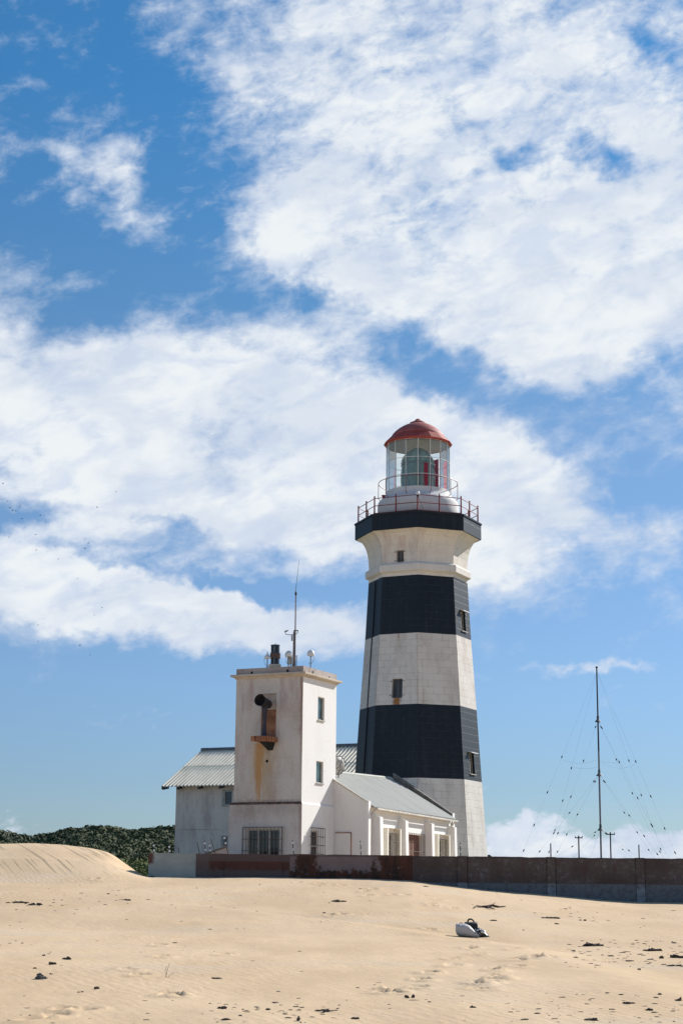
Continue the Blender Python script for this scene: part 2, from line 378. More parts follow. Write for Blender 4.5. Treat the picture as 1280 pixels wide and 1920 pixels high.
def interp(x, pts):
    if x <= pts[0][0]: return pts[0][1]
    for (a, b), (c, d) in zip(pts, pts[1:]):
        if x <= c: return b+(d-b)*(x-a)/(c-a)
    return pts[-1][1]
def sst(a, b, x):
    t = max(0, min(1, (x-a)/(b-a))); return t*t*(3-2*t)
def wall_holes(mb, o, d, nrm, s0, s1, z0, z1, holes, depth=.18, u0=0.):
    """rectangular wall in plane (o, d), with rectangular holes and their reveals. nrm = outward."""
    ss_ = sorted({s0, s1} | {h[0] for h in holes} | {h[1] for h in holes}); zs = sorted({z0, z1} | {h[2] for h in holes} | {h[3] for h in holes})
    ss_ = [a for a in ss_ if s0 <= a <= s1]; zs = [a for a in zs if z0 <= a <= z1]
    pt = lambda s, z: Vector((o.x+d.x*s, o.y+d.y*s, z))
    for a, b in zip(ss_, ss_[1:]):
        for c, e in zip(zs, zs[1:]):
            ms, mz = (a+b)/2, (c+e)/2
            if any(h[0] < ms < h[1] and h[2] < mz < h[3] for h in holes): continue
            mb.face([pt(a,c), pt(b,c), pt(b,e), pt(a,e)], [(a+u0,c),(b+u0,c),(b+u0,e),(a+u0,e)])
    for h in holes:
        a, b, c, e = h[:4]; c = max(c, z0); k = -nrm*depth
        for p, q in ((pt(a,c), pt(a,e)), (pt(a,e), pt(b,e)), (pt(b,e), pt(b,c)), (pt(b,c), pt(a,c))):
            mb.face([p, q, q+k, p+k], [(a+u0,c),(a+u0,e),(a+u0+.1,e),(a+u0+.1,c)])
def window(parent, o, d, nrm, h, depth=.14, nv=1, nh=0, pm='pane', fw=.05, name='window'):
    a, b, c, e = h[:4]; pt = lambda s, z, k=0: Vector((o.x+d.x*s, o.y+d.y*s, z))-nrm*k
    f = MB(); t = Vector((0,0,1))
    def bar(s_, z_, ws, hz, proud=.04): f.box(pt(s_, z_, depth), d*ws, t*hz, nrm*proud)
    bar(a, c, fw, e-c); bar(b-fw, c, fw, e-c); bar(a+fw, e-fw, b-a-2*fw, fw); bar(a+fw, c, b-a-2*fw, fw)
    for k in range(1, nv): bar(a+(b-a)*k/nv-fw*.4, c+fw, fw*.8, e-c-2*fw, .038)
    for k in range(1, nh+1): bar(a+fw, c+(e-c)*k/(nh+1), b-a-2*fw, fw*.7, .034)
    fo = f.build(name, M['frame'], parent)
    g = MB(); g.face([pt(a,c,depth-.004), pt(b,c,depth-.004), pt(b,e,depth-.004), pt(a,e,depth-.004)]); g.build('pane', M[pm], fo)
    return fo
def grille(parent, o, d, nrm, h, n, rows, proud=.16, r=.012, hood=True):
    a, b, c, e = h; pt = lambda s, z, k=0: Vector((o.x+d.x*s, o.y+d.y*s, z))+nrm*k
    f = MB()
    for k in range(n+1):
        s = a+(b-a)*k/n; f.tube(pt(s, c, proud), pt(s, e, proud), r, 5)
    for k in range(rows+1):
        z = c+(e-c)*k/rows; f.tube(pt(a, z, proud), pt(b, z, proud), r*1.15, 5)
        for s in (a, b): f.tube(pt(s, z, 0), pt(s, z, proud), r, 5)
    for s in (a, b):
        f.tube(pt(s, c, proud*.5), pt(s, e, proud*.5), r, 5)
    for k in range(n+1) if hood else ():
        s = a+(b-a)*k/n; f.tube(pt(s, e, 0), pt(s, e, proud), r, 5)
    return f.build('security_grille', M['grille'], parent)

# ------------------------------------------------------------ ground
YW = 52.0
def hzat(px): return HZ + (px-640)*ROLL
foot_pts = [(-400,.36),(278,.36),(560,.37),(700,.355),(770,.31),(900,.09),(1025,-.04),(1130,-.175),(1190,-.235),(1280,-.25),(1700,-.3)]
dune_pts = [(-500,1588),(-100,1584),(0,1582),(60,1581),(110,1583.5),(160,1589),(182,1593),(200,1598),(215,1606),(235,1620),(255,1634),(277,1648),(290,1660),(340,1700)]
def pxof(x, y): return 633 + x/max(y,1)*F*1.0247
def base_z(x, y):
    px = pxof(x, min(max(y, 30), YW)) if y > 1 else 640
    ft = interp(px, foot_pts)
    a = interp(y, [(-60,-1.75),(0,-1.6),(18,-1.47),(26,-1.22),(34,-.95)])
    if y > 34:
        t = (y-34)/(YW-34); 
        if t < 1: tt = t*(1.25-.25*t); a = lerp(-.95, ft, tt)
        else: a = lerp(ft, -.2, sst(YW, YW+8, y))
    return a
def dune_z(x, y):
    px = pxof(x, max(y, 30))
    if y < 44 or y > 96 or px > 330: return -9
    cp = interp(px, dune_pts); zc = at(px, cp, 57).z
    if y <= 57:
        q = max(0, (y-47.5)/9.5); k = sst(0, 1, q)*.6+.4*q; b = base_z(x, y); return b+(max(zc, b-.3)-b)*k if zc > b else b-.3
    return zc-(y-57)*.06-max(0,(y-64))*.10
mound = [(-100,40),(-6,39),(0,37),(2.9,34.5),(3.3,33.6),(4.1,31),(4.6,28),(4.9,25),(5.1,22),(9,15)]
def mound_z(x, y):
    # low swell whose lee edge runs from the bags down to the right
    if y > 45 or y < 12: return 0
    xe = interp(y, [(12,6.6),(22,5.0),(24,4.85),(27.5,4.4),(31,3.9),(33.5,3.2),(36,1.5),(40,-3),(45,-12)])
    return .13*(1-sst(-1.1, .55, x-xe)) * sst(12, 20, y)
def gz(x, y, detail=True):
    z = max(base_z(x, y), dune_z(x, y))
    z += mound_z(x, y)
    if detail and y < YW+1 or y > YW+20:
        a = .05 if y < YW else .0
        z += a*mnoise.noise(Vector((x*.16, y*.10, 3.3)))*1.2 + .018*mnoise.noise(Vector((x*.7, y*.5, 1)))
        z += .007*mnoise.noise(Vector((x*3.1, y*2.2, 5)))
    if y > YW+20: z += sst(80,200,y)*.6*mnoise.noise(Vector((x*.02, y*.02, 0)))
    return z
def ground_at(px, py, y0=14, y1=51.6):
    d = ray(px, py); y = y0
    while y < y1:
        p = d*(y/d.y)
        if p.z <= gz(p.x, p.y): break
        y += .05
    p = d*(y/d.y); return Vector((p.x, p.y, gz(p.x, p.y)))
# footprints: depressions really pressed in the sand
fp_px = [(883,1779),(900,1766),(912,1766),(850,1798),(847,1812),(852,1810),(808,1825),(800,1823),(792,1838),(788,1852),(740,1863),(735,1858),(966,1780),(1004,1796),(1000,1794),(972,1812),(975,1801),(964,1801),(925,1820),(930,1821),(940,1834),(935,1834),(915,1844),(900,1846),(893,1844),(902,1855),(720,1862),(1035,1782),(1020,1781),(1030,1795),(806,1743),(880,1777),(895,1790),(700,1667),(735,1678),(808,1695),(812,1699),(850,1703),(822,1687),(760,1679),(684,1672),(690,1680),(1060,1783),(620,1717),(640,1715),
 (300,1773),(305,1794),(262,1830),(320,1867),(330,1868),(160,1896),(105,1907),(120,1893),(65,1914),(420,1790),(240,1819),(180,1648),(560,1655),(600,1658),(640,1660)]
fps = []
for (a, b) in fp_px:
    p = ground_at(a, b); fps.append((p.x, p.y, random.uniform(-.6,.6), random.uniform(.7,1.0)))
cells = {}
for f_ in fps: cells.setdefault((int(f_[0]//1), int(f_[1]//1)), []).append(f_)
def fp_z(x, y):
    z = 0; ci, cj = int(x//1), int(y//1)
    for i in (-1,0,1):
        for j in (-1,0,1):
            for (fx, fy, a, k) in cells.get((ci+i, cj+j), ()):
                dx, dy = x-fx, y-fy; c, s_ = math.cos(a), math.sin(a); uu = (dx*c+dy*s_)/.10; vv = (-dx*s_+dy*c)/.19
                r = math.sqrt(uu*uu+vv*vv)
                if r < 2.2: z += k*(-.095*math.exp(-r*r*1.3)+.045*math.exp(-(r-1.35)**2*5))
    return z
def spaced(segs):
    out = [segs[0][0]]
    for (a, b, st) in segs:
        n = max(1, round((b-a)/st)); out += [a+(b-a)*(k+1)/n for k in range(n)]
    return out
xs = spaced([(-6000,-600,900),(-600,-60,60),(-60,-16,2.5),(-16,-8,.25),(-8,8,.075),(8,16,.25),(16,60,2.5),(60,600,60),(600,6000,900)])
ys = spaced([(-400,-20,60),(-20,14,2.),(14,24,.07),(24,40,.10),(40,51.8,.13),(51.8,66,.35),(66,80,.6),(80,200,5),(200,1200,60),(1200,8000,800)])
verts = [(x, y, gz(x, y)+(fp_z(x, y) if abs(x) < 12 and 14 < y < 52 else 0)) for y in ys for x in xs]
nx = len(xs); faces = [(j*nx+i, j*nx+i+1, (j+1)*nx+i+1, (j+1)*nx+i) for j in range(len(ys)-1) for i in range(nx-1)]
me = bpy.data.meshes.new('sand_ground'); me.from_pydata(verts, [], faces); gnd = bpy.data.objects.new('sand_ground', me); col.objects.link(gnd)
for pl in me.polygons: pl.use_smooth = True
tag(gnd, 'pale sand ground with a dune and footprints in front of the wall', 'sand', kind='structure')
m, t, p = newmat('sand'); me.materials.append(m)
oc = t.n('ShaderNodeTexCoord').outputs['Object']; ox, oy, oz = t.xyz(oc)
nb = t.noise(t.map(oc, (.35,.16,0)), 1.0, 6, .6); nm = t.noise(t.map(oc, (1.5,.5,0)), 1.2, 7, .65); nf = t.noise(oc, 60, 4, .7)
c = t.mix(t.ss(nb, .38, .62), (.665,.490,.312), (.590,.425,.262))
c = t.mix(t.m('MULTIPLY', t.ss(nm, .5, .8), .35), c, (.50,.365,.24))
c = t.mix(t.m('MULTIPLY', t.ss(t.noise(t.map(oc, (.25,.5,0), (5,9,0)), .8, 5, .6), .52, .7), .4), c, (.58,.48,.38))
c = t.mix(t.m('MULTIPLY', t.ss(nf, .55, .8), .35), c, (.30,.21,.15))
# specks of shell and debris on the wind-scoured flats
vor = t.n('ShaderNodeTexVoronoi'); t.put(vor.inputs['Vector'], t.map(oc, (1,.55,1))); vor.inputs['Scale'].default_value = 5.5
sp = t.m('MULTIPLY', t.m('LESS_THAN', vor.outputs['Distance'], .05), t.ss(t.noise(t.map(oc, (.4,.3,0), (2,1,0)), .9, 4, .6), .50, .58))
c = t.mix(t.m('MULTIPLY', sp, .55), c, (.10,.075,.055))
veg = t.m('GREATER_THAN', oy, 72.0)
vegl = t.m('MULTIPLY', veg, t.m('GREATER_THAN', t.m('ADD', oy, t.m('MULTIPLY', nb, 10)), 86.0))
c = t.mix(vegl, c, (.07,.085,.03))
# thin slide marks running down the face of the dune
acr = t.m('ADD', ox, t.m('MULTIPLY', oy, .36)); sv = t.comb(t.m('MULTIPLY', acr, 8.0), t.m('MULTIPLY', oy, .12))
stk = t.noise(sv, 1.0, 3, .5)
dm_ = t.m('MULTIPLY', t.m('MULTIPLY', t.ss(oy, 48.5, 50.5), t.m('SUBTRACT', 1, t.ss(ox, -6.6, -6.0))), t.m('SUBTRACT', 1, t.ss(oy, 57, 58)))
stm = t.m('MULTIPLY', t.m('MULTIPLY', t.ss(stk, .535, .60), dm_), t.ss(t.noise(t.map(oc, (.5,.1,0), (3,3,0)), 1.0, 3, .5), .36, .5))
c = t.mix(t.m('MULTIPLY', stm, .5), c, (.16,.13,.10))
t.put(p.inputs['Base Color'], c); p.inputs['Roughness'].default_value = .95; p.inputs['Specular IOR Level'].default_value = .1
wv = t.n('ShaderNodeTexWave', wave_type='BANDS', bands_direction='DIAGONAL'); t.put(wv.inputs['Vector'], t.map(oc, (1,.9,0), rot=(0,0,R(20))))
wv.inputs['Scale'].default_value = 2.6; wv.inputs['Distortion'].default_value = 7; wv.inputs['Detail'].default_value = 3; wv.inputs['Detail Scale'].default_value = 1.2
rip = t.m('MULTIPLY', t.m('MULTIPLY', wv.outputs[1], t.ss(t.noise(t.map(oc, (.3,.2,0), (1,7,0)), .8, 3, .5), .36, .6)), t.m('SUBTRACT', 1, dm_))
rip = t.m('SUBTRACT', rip, t.m('MULTIPLY', stm, 1.5))
b1 = t.bump(rip, .3, .010)
nbp = t.n('ShaderNodeBump'); nbp.inputs['Strength'].default_value = .6; nbp.inputs['Distance'].default_value = .02
t.put(nbp.inputs['Height'], t.m('ADD', t.noise(oc, 9, 6, .7), t.m('MULTIPLY', nf, .25))); t.L.new(b1, nbp.inputs['Normal'])
t.L.new(nbp.outputs[0], p.inputs['Normal'])

# ------------------------------------------------------------ hills and scrub
crest = [(x_, y_+13) for x_, y_ in [(-700,1570),(-300,1566),(0,1554),(40,1561),(75,1567),(100,1563),(125,1558),(150,1552),(200,1550),(235,1555),(255,1559),(300,1555),(330,1557),(450,1572),(700,1598),(900,1602),(950,1608),(985,1611),(1020,1613),(1035,1610),(1060,1611),(1100,1609),(1120,1610),(1130,1622),(1220,1622),(1230,1615),(1255,1615),(1265,1622),(1700,1612),(2200,1590)]]
def hill_z(px, Y):
    x = (px-640)*Y/F
    zc = (hzat(px)-interp(px, crest))/F*360*.955
    k = sst(110, 360, Y)
    z = -.6+(zc+.6)*(.30*sst(100,170,Y)+.70*k**1.2) if Y <= 360 else zc-(Y-360)*.03
    z += (3.0*mnoise.noise(Vector((x*.03, Y*.022, 1)))+1.2*mnoise.noise(Vector((x*.08, Y*.05, 4))))*sst(120,220,Y)*(1-sst(300,350,Y))*(1 if px < 700 else .15)
    if px > 850: z -= .25*(Y/360)
    return z
hb = MB(); pxs = [-700+k*14 for k in range(208)]; hys = [105+k*8.5 for k in range(50)]
hb.poly([Vector(((px-640)*Y/F, Y, hill_z(px, Y))) for Y in hys for px in pxs], [(j*208+i, j*208+i+1, (j+1)*208+i+1, (j+1)*208+i) for j in range(49) for i in range(207)])
m, t, p = newmat('hill_ground'); oc = t.n('ShaderNodeTexCoord').outputs['Object']
n = t.noise(oc, .08, 6, .65); t.put(p.inputs['Base Color'], t.mix(t.ss(n, .4, .62), (.035,.05,.016), (.085,.095,.035))); p.inputs['Roughness'].default_value = 1
t.put(p.inputs['Normal'], t.bump(t.noise(oc, .8, 6, .7), .8, .6))
ho = hb.build('hills', m, None, smooth=True); tag(ho, 'low dark green bush covered hills behind the lighthouse station', 'hills', kind='structure')
def leafmat(name, cs):
    m, t, p = newmat(name); oc = t.n('ShaderNodeTexCoord').outputs['Object']; gi = t.n('ShaderNodeNewGeometry').outputs['Random Per Island']
    n = t.noise(oc, .06, 4, .6)
    c = t.mix(t.ss(n, .4, .62), cs[0], cs[1]); c = t.mix(t.m('MULTIPLY', gi, .3), c, cs[2])
    t.put(p.inputs['Base Color'], c); p.inputs['Roughness'].default_value = .85; return m
sb = MB(); rnd = random.Random(3)
def bush(mb, c, r, n, rnd):
    for k in range(n):
        a = rnd.uniform(0, 2*math.pi); e = math.asin(rnd.uniform(0, 1)); rr = r*rnd.uniform(.75, 1.05)
        d = Vector((math.cos(a)*math.cos(e), math.sin(a)*math.cos(e), math.sin(e)*.72))
        q = c+d*rr; s = rnd.uniform(.08, .18)*(c.y/240 if c.y > 100 else .5)*(1+.3*r); up = Vector((rnd.uniform(-1,1), rnd.uniform(-1,1), rnd.uniform(-1,1)))
        nn = (d+up*.28).normalized(); ta = nn.orthogonal().normalized(); tb = nn.cross(ta)
        mb.face([q+ta*s, q+tb*s*.8, q-ta*s*.9, q-tb*s])
for k in range(8500):
    left = rnd.random() < .8
    px = rnd.uniform(-250, 345) if left else rnd.uniform(890, 1500)
    Y = 120+250*rnd.random()**.8
    x = (px-640)*Y/F; r = rnd.choice((.4,.6,.9,1.4,2.2))*rnd.uniform(.7,1.2)*(Y/300)**.5
    if not left and Y < 250: continue
    if left and 122 < Y < 146 and px > 60: continue
    bush(sb, Vector((x, Y, hill_z(px, Y)-.15*r)), r*.85, 20+int(32*r), rnd)
so_ = sb.build('scrub', leafmat('scrub_leaves', [(.030,.046,.014),(.066,.080,.024),(.045,.060,.020)]), None, merge=False)
tag(so_, 'dense dark green coastal scrub covering the hills', 'scrub', kind='stuff')
# greener low growth between dune and wall end
gb = MB(); rnd = random.Random(5)
for k in range(2600):
    Y = rnd.uniform(122, 148); px = rnd.uniform(60, 335); x = (px-640)*Y/F
    bush(gb, Vector((x, Y, hill_z(px, Y))), rnd.uniform(.25,.6), 18, rnd)
tag(gb.build('ground_cover', leafmat('cover_leaves', [(.09,.115,.022),(.15,.165,.03),(.09,.10,.03)]), None, merge=False), 'bright green low ground cover between the dune and the wall end', 'ground cover', kind='stuff')

# ------------------------------------------------------------ lighthouse
def z1(x, y): return 640+x/4.267, 770+y/4.267
def z2(x, y): return 640+x/3.557, 1100+y/3.557
def z3(x, y): return 420+x/5.333, 1200+y/5.333
def z4(x, y): return 280+x/3.368, 1380+y/3.368
def z5(x, y): return 600+x/4., 1390+y/4.
def z6(x, y): return 900+x/3.368, 1220+y/3.368
def z8(x, y): return 480+x/8.73, 1040+y/8.73
DL = 88.0
cb = at(783.4, 1500, DL); LC = Vector((cb.x, DL, 0)); 
def lz(y, half=0): return at(783.5+half, y, DL).z
def lr(half): return half/F*DL*1.0
def lrad(y, half):  # pitch makes depth along view differ; use true unprojection
    a = at(784-half, y, DL).x; b = at(784+half, y, DL).x; return (b-a)/2
ROT = R(-3.0)
LH = thing('lighthouse', 'tall octagonal black and white banded lighthouse with a red domed lantern', 'lighthouse', LC+Vector((0,0,-.4)))
def ringpt(k, Rr, z): a = ROT+k*math.pi/4; return LC+Vector((Rr*math.sin(a), -Rr*math.cos(a), z))
prof = []   # (z, R)
for (y, hf) in [(1700,139),(1603,129.5),(1566.5,126.5),(1466,119),(1331.2,109.2),(1200.6,99),(1094,92.4),(1086,92.2),(1069,92),(1054,92.6),(1042,94.4),(1033,97),(1026.6,100),(1022,103),(1018.5,106),(1012.6,117.3)]:
    prof.append((lz(y, hf), lrad(y, hf)))
def Rz(z): return interp(z, sorted(prof))
zb = {k: lz(k) for k in (1603,1566.5,1466,1331.2,1200.6,1094,1069,1012.6)}
ZG = -.9
def shaft(name, zs, mat, holes=()):
    """zs levels; holes: (face, s0, s1, zlo, zhi)"""
    mb = MB(); zs = sorted(set(zs) | {h[3] for h in holes} | {h[4] for h in holes})
    for z0, z1_ in zip(zs, zs[1:]):
        for k in range(8):
            A, B, C_, D_ = ringpt(k, Rz(z0), z0), ringpt(k+1, Rz(z0), z0), ringpt(k+1, Rz(z1_), z1_), ringpt(k, Rz(z1_), z1_)
            L0 = (B-A).length; L1 = (C_-D_).length
            cuts = [0, 1]; hh = [h for h in holes if h[0] % 8 == k and h[3] < (z0+z1_)/2 < h[4]]
            for h in hh: cuts += [h[1], h[2]]
            cuts = sorted(set(cuts)); ub = k*3.13
            for a, b in zip(cuts, cuts[1:]):
                if any(h[1] < (a+b)/2 < h[2] for h in hh): continue
                mb.face([lerp(A,B,a), lerp(A,B,b), lerp(D_,C_,b), lerp(D_,C_,a)],
                        [(ub+(a-.5)*L0, z0), (ub+(b-.5)*L0, z0), (ub+(b-.5)*L1, z1_), (ub+(a-.5)*L1, z1_)])
    for h in holes:
        k = h[0] % 8; f = lambda s, z: lerp(ringpt(k, Rz(z), z), ringpt(k+1, Rz(z), z), s)
        n = -(ringpt(k+.5, 1, 0)-LC); n.z = 0; n = n.normalized()*.22
        c4 = [f(h[1],h[3]), f(h[2],h[3]), f(h[2],h[4]), f(h[1],h[4])]
        for p_, q_ in zip(c4, c4[1:]+c4[:1]): mb.face([p_, q_, q_+n, p_+n])
    o = mb.build(name, mat, LH)
    if 'white' in name:
        for k in (0, 7, 1):
            q = MB(); zz = [zs[0]+(zs[-1]-zs[0])*i/12 for i in range(13)]; q.path([ringpt(k, Rz(z)-.012, z) for z in zz], [.013+.012*abs(mnoise.noise(Vector((k*5, z*1.7, 0)))) for z in zz], 5); q.build('corner_seam', M['seam'], o)
    return o
def face_hit(k, px, py, z):
    """s along face k (0..1) and z where the ray meets the face near height z"""
    for _ in range(4):
        A, B = ringpt(k, Rz(z), z), ringpt(k+1, Rz(z), z); t_ = (B-A).normalized(); q = on(px, py, A, t_); z = q.z
    A, B = ringpt(k, Rz(z), z), ringpt(k+1, Rz(z), z)
    return (q-A).dot((B-A).normalized())/(B-A).length, z
def lh_hole(k, x0, y0, x1, y1):
    zz = lz((y0+y1)/2); xm = (x0+x1)/2; ym = (y0+y1)/2
    s0 = face_hit(k, x0, ym, zz)[0]; s1 = face_hit(k, x1, ym, zz)[0]; zt = face_hit(k, xm, y0, zz)[1]; zl = face_hit(k, xm, y1, zz)[1]
    return (k % 8, min(s0,s1), max(s0,s1), zl, zt)
# face -1 (=7): left-front, 0: right-front, 1: right
h_flare = lh_hole(7, 743.2, 1031.5, 756.5, 1054); h_mid = lh_hole(7, 734.3, 1272.5, 754, 1308.5)
h_up = lh_hole(1, 863.8, 1147, 872, 1183); h_lo = lh_hole(1, 879.6, 1412, 888.6, 1451)
J = (.58,.35,(.27,.23,.19),.6)
rustc = (.32,.13,.04)
lw = [paint('lighthouse_white', (.74,.695,.63), dirt=(.33,.27,.21), dirtamt=.45, joints=J, cracks=.25, smear=.65, pink=.2,
        streaks=[(7*3.13+lerp(-.5,.5,(h_mid[1]+h_mid[2])/2)*2.2, h_mid[3]+.02, .34, .7, rustc, 1.3), (7*3.13+.0, zb[1200.6], .1, .6, rustc, .7)])]
jb = (.62,.36,(.055,.062,.07),.42)
lb = paint('lighthouse_black', (.003,.0078,.0145), dirt=(.012,.020,.028), dirtamt=.35, joints=jb, smear=.5, rough=.5)
shaft('white_base_band', [ZG, zb[1603], zb[1566.5], zb[1466]], paint('lighthouse_base', (.75,.705,.64), dirt=(.30,.25,.20), dirtamt=.6, joints=J, cracks=.6, smear=.7, pink=.1))
shaft('lower_black_band', [zb[1466], zb[1331.2]], lb, [h_lo])
shaft('middle_white_band', [zb[1331.2], zb[1200.6]], lw[0], [h_mid])
shaft('upper_black_band', [zb[1200.6], zb[1094]], lb, [h_up])
shaft('flared_gallery_bracket', [zb[1094]]+[q[0] for q in prof if q[0] > zb[1094]+.01], paint('lighthouse_flare', (.78,.73,.64), dirtamt=.22, joints=(1.1,.42,(.25,.21,.18),.28), pink=.35, cracks=.5, smear=.35,
        streaks=[(7*3.13+.2, h_flare[4]+.7, .35, 1.0, (.45,.22,.17), .45)]), [h_flare])
def lh_window(h, hood, nm):
    k = h[0]; f = lambda s, z: lerp(ringpt(k, Rz(z), z), ringpt(k+1, Rz(z), z), s)
    n = (ringpt(k+.5, 1, 0)-LC); n.z = 0; n.normalize(); e = (ringpt(k+1,1,0)-ringpt(k,1,0)).normalized()
    a, b, c_, d = f(h[1],h[3]), f(h[2],h[3]), f(h[2],h[4]), f(h[1],h[4]); w_ = (b-a).length; up = (d-a); inn = -n*.16
    fr = MB(); q = .05
    for (o, v1, v2) in ((a, e*q, up), (b-e*q, e*q, up), (a+e*q, e*(w_-2*q), up.normalized()*q), (d+e*q-up.normalized()*q, e*(w_-2*q), up.normalized()*q), (lerp(a,b,.52)+up.normalized()*q, e*.035, up*.94)):
        fr.box(o+inn, v1, v2, n*.04)
    for o, sd in ((a, -1), (b, 1)):
        for t_ in (.12, .85): fr.box(o+up*t_+n*.0, e*.11*sd, Vector((0,0,.03)), n*.03)      # shutter pins
    fo = fr.build('window', M['grey_pole'] if not hood else M['frame'], LH)
    g = MB(); g.face([a+inn*1.05, b+inn*1.05, c_+inn*1.05, d+inn*1.05]); g.build('pane', M['pane_dim'], fo)
    if hood:
        hb_ = MB(); hb_.box(d-e*.10+Vector((0,0,.03))-n*.05, e*(w_+.2), n*.26+Vector((0,0,-.06)), Vector((0,0,.05))); hb_.build('window_hood', M['white_metal'], fo)
        sb_ = MB(); sb_.box(a-e*.04-Vector((0,0,.05))+n*.01, e*(w_+.08), n*.06, Vector((0,0,.045))); sb_.build('sill', M['frame'], fo)
M['pane_dim'] = pane('dusty_glass', (.03,.027,.024), .35)
for h, hd in ((h_flare,0),(h_mid,0),(h_up,1),(h_lo,1)): lh_window(h, hd, '')
def octbox(name, levels, mat, bevel=0):
    mb = MB()
    for (z0, r0), (z1_, r1) in zip(levels, levels[1:]):
        for k in range(8):
            A, B, C_, D_ = ringpt(k, r0, z0), ringpt(k+1, r0, z0), ringpt(k+1, r1, z1_), ringpt(k, r1, z1_); L0 = (B-A).length
            mb.face([A,B,C_,D_], [(k*3.13,z0),(k*3.13+L0,z0),(k*3.13+L0,z1_+abs(r1-r0)),(k*3.13,z1_+abs(r1-r0))])
    return mb.build(name, mat, LH, bevel=bevel)
zl0, zl1, zl2 = lz(1088.5), lz(1085), lz(1073.5)
whp = paint('molding_white', (.76,.72,.65), dirtamt=.3, pink=.1, joints=(1.1,.9,(.2,.17,.15),.4), smear=.3)
octbox('string_course', [(zl0-.12, lrad(1090,92.0)), (zl0, lrad(1088,92.6)), (zl1-.04, lrad(1085,97.5)), (zl1, lrad(1085,99)), (zl2-.03, lrad(1073.5,99)), (zl2+.02, lrad(1073,98)), (zl2+.12, lrad(1070,91.8))], whp)
octbox('shaft_collar', [(zb[1466]-.02, Rz(zb[1466])-.01), (zb[1466]+.0, Rz(zb[1466])-.01)], lb) if False else None
zs0, zs1 = zb[1012.6], lz(982)
rs = lrad(1000,118)
SLABZ = zs1
octbox('gallery_slab', [(zs0+.0, 1.0), (zs0, rs), (zs1-.1, rs+.0), (zs1-.1, rs+.04), (zs1-.015, rs+.05), (zs1, rs+.02), (zs1, 1.0)], paint('gallery_black', (.0035,.0080,.0145), dirt=(.03,.034,.04), dirtamt=.3, joints=(1.3,.9,(.05,.05,.05),.2), smear=.25, rough=.5))
# lantern drum (murette)
dc = Vector((LC.x, LC.y, 0))
def dz(y, half): return lz(y)
rd = lrad(940, 75.5); zd0 = SLABZ-.05; zt = lz(925)
dm = MB()
dm.lathe(dc, [(rd*.88, zd0), (rd*.94, zd0+.12), (rd*.99, zd0+.30), (rd, zd0+.60), (rd*1.0, zd0+1.0), (rd*.985, zd0+1.13), (rd*.94, zd0+1.25), (rd*.88, zd0+1.31), (lrad(925,60.5), zt-.16), (lrad(925,59.8), zt), (.05, zt)], 48)
drum = dm.build('lantern_drum', paint('drum_white', (.72,.70,.67), dirtamt=.2, smear=.4, joints=(1.0,3.,(.3,.26,.24),.3)), LH, smooth=True, auto=50)
for k in range(1): 
    pm_ = MB(); pm_.tube(dc+Vector((-rd*.85,-.4,zd0+1.2)), dc+Vector((-rd*.85,-.4,zd0+1.45)), .09, 10); pm_.tube(dc+Vector((-rd*.85,-.4,zd0+1.45)), dc+Vector((-rd*.85,-.4,zd0+1.50)), .13, 10)
    pm_.build('drum_vent', M['rail'], LH, smooth=True)
# lantern glazing: 16 sides
rg = lrad(880, 59); zg1 = lz(836.5); zg0 = zt
N16 = 16; r16 = ROT*0+R(-2.6)
def p16(k, r, z): a = r16+2*math.pi*k/N16; return dc+Vector((r*math.sin(a), -r*math.cos(a), z))
fr = MB(); rows = [zg0+.02, zg0+(zg1-zg0)*.27, zg0+(zg1-zg0)*.62, zg1]
for k in range(N16):
    fr.tube(p16(k, rg, zg0), p16(k, rg, zg1), .018, 6)
    for z in rows: fr.tube(p16(k, rg, z), p16(k+1, rg, z), .014, 6)
gf = fr.build('lantern_glazing', M['white_metal'], LH)
gp = MB()
for k in range(N16):
    for a, b in zip(rows, rows[1:]): gp.face([p16(k,rg-.012,a), p16(k+1,rg-.012,a), p16(k+1,rg-.012,b), p16(k,rg-.012,b)])
gp.build('glass_panes', M['clear'], gf)
# roof
ro = MB(); re_ = lrad(834, 64.3); ze = lz(834.5)
ro.lathe(dc, [(rg-.1, zg1-.02), (re_-.03, ze-.04), (re_, ze+.02), (lrad(822,50.5), lz(820.5)), (lrad(822,49.5), lz(820))], N16, r16)
ro.build('roof_eave', M['domeband'], LH)
rdm = MB(); r1 = lrad(820,49.6); z1v = lz(820.2); zt2 = lz(794.8)
pr = [(lrad(820,hf), lz(yy)) for hf, yy in ((49.6,820.2),(49.2,818.5),(47.5,816),(44.5,812.6),(40.5,809),(35.5,805.2),(30,801.8),(24,798.7),(18,796.2))]
pr.append((lrad(794,15), zt2+.01))
rdm.lathe(dc, pr, 64); rdm.build('dome', M['dome'], LH, smooth=True, auto=35)
rc = MB(); zc0 = lz(794.8); rc.lathe(dc, [(lrad(794,11), zc0-.08), (lrad(794,15.8), zc0), (lrad(794,15.2), zc0+.05), (lrad(790,9), lz(790.6)), (lrad(788,6), lz(788.4)), (lrad(787,5), lz(787.6)), (lrad(787,4.4), lz(786.6)), (.01, lz(784.8))], 24, r16); rc.build('dome_cap', M['dome'], LH, smooth=True, auto=25)
ce = MB(); ce.lathe(dc, [(rg-.03, zg1-.06), (rg*.8, zg1+.12), (.02, zg1+.35)], 32); ce.build('lantern_ceiling', simple('ceiling_cream', (.70,.66,.58), .8, 0, .1), LH, smooth=True)
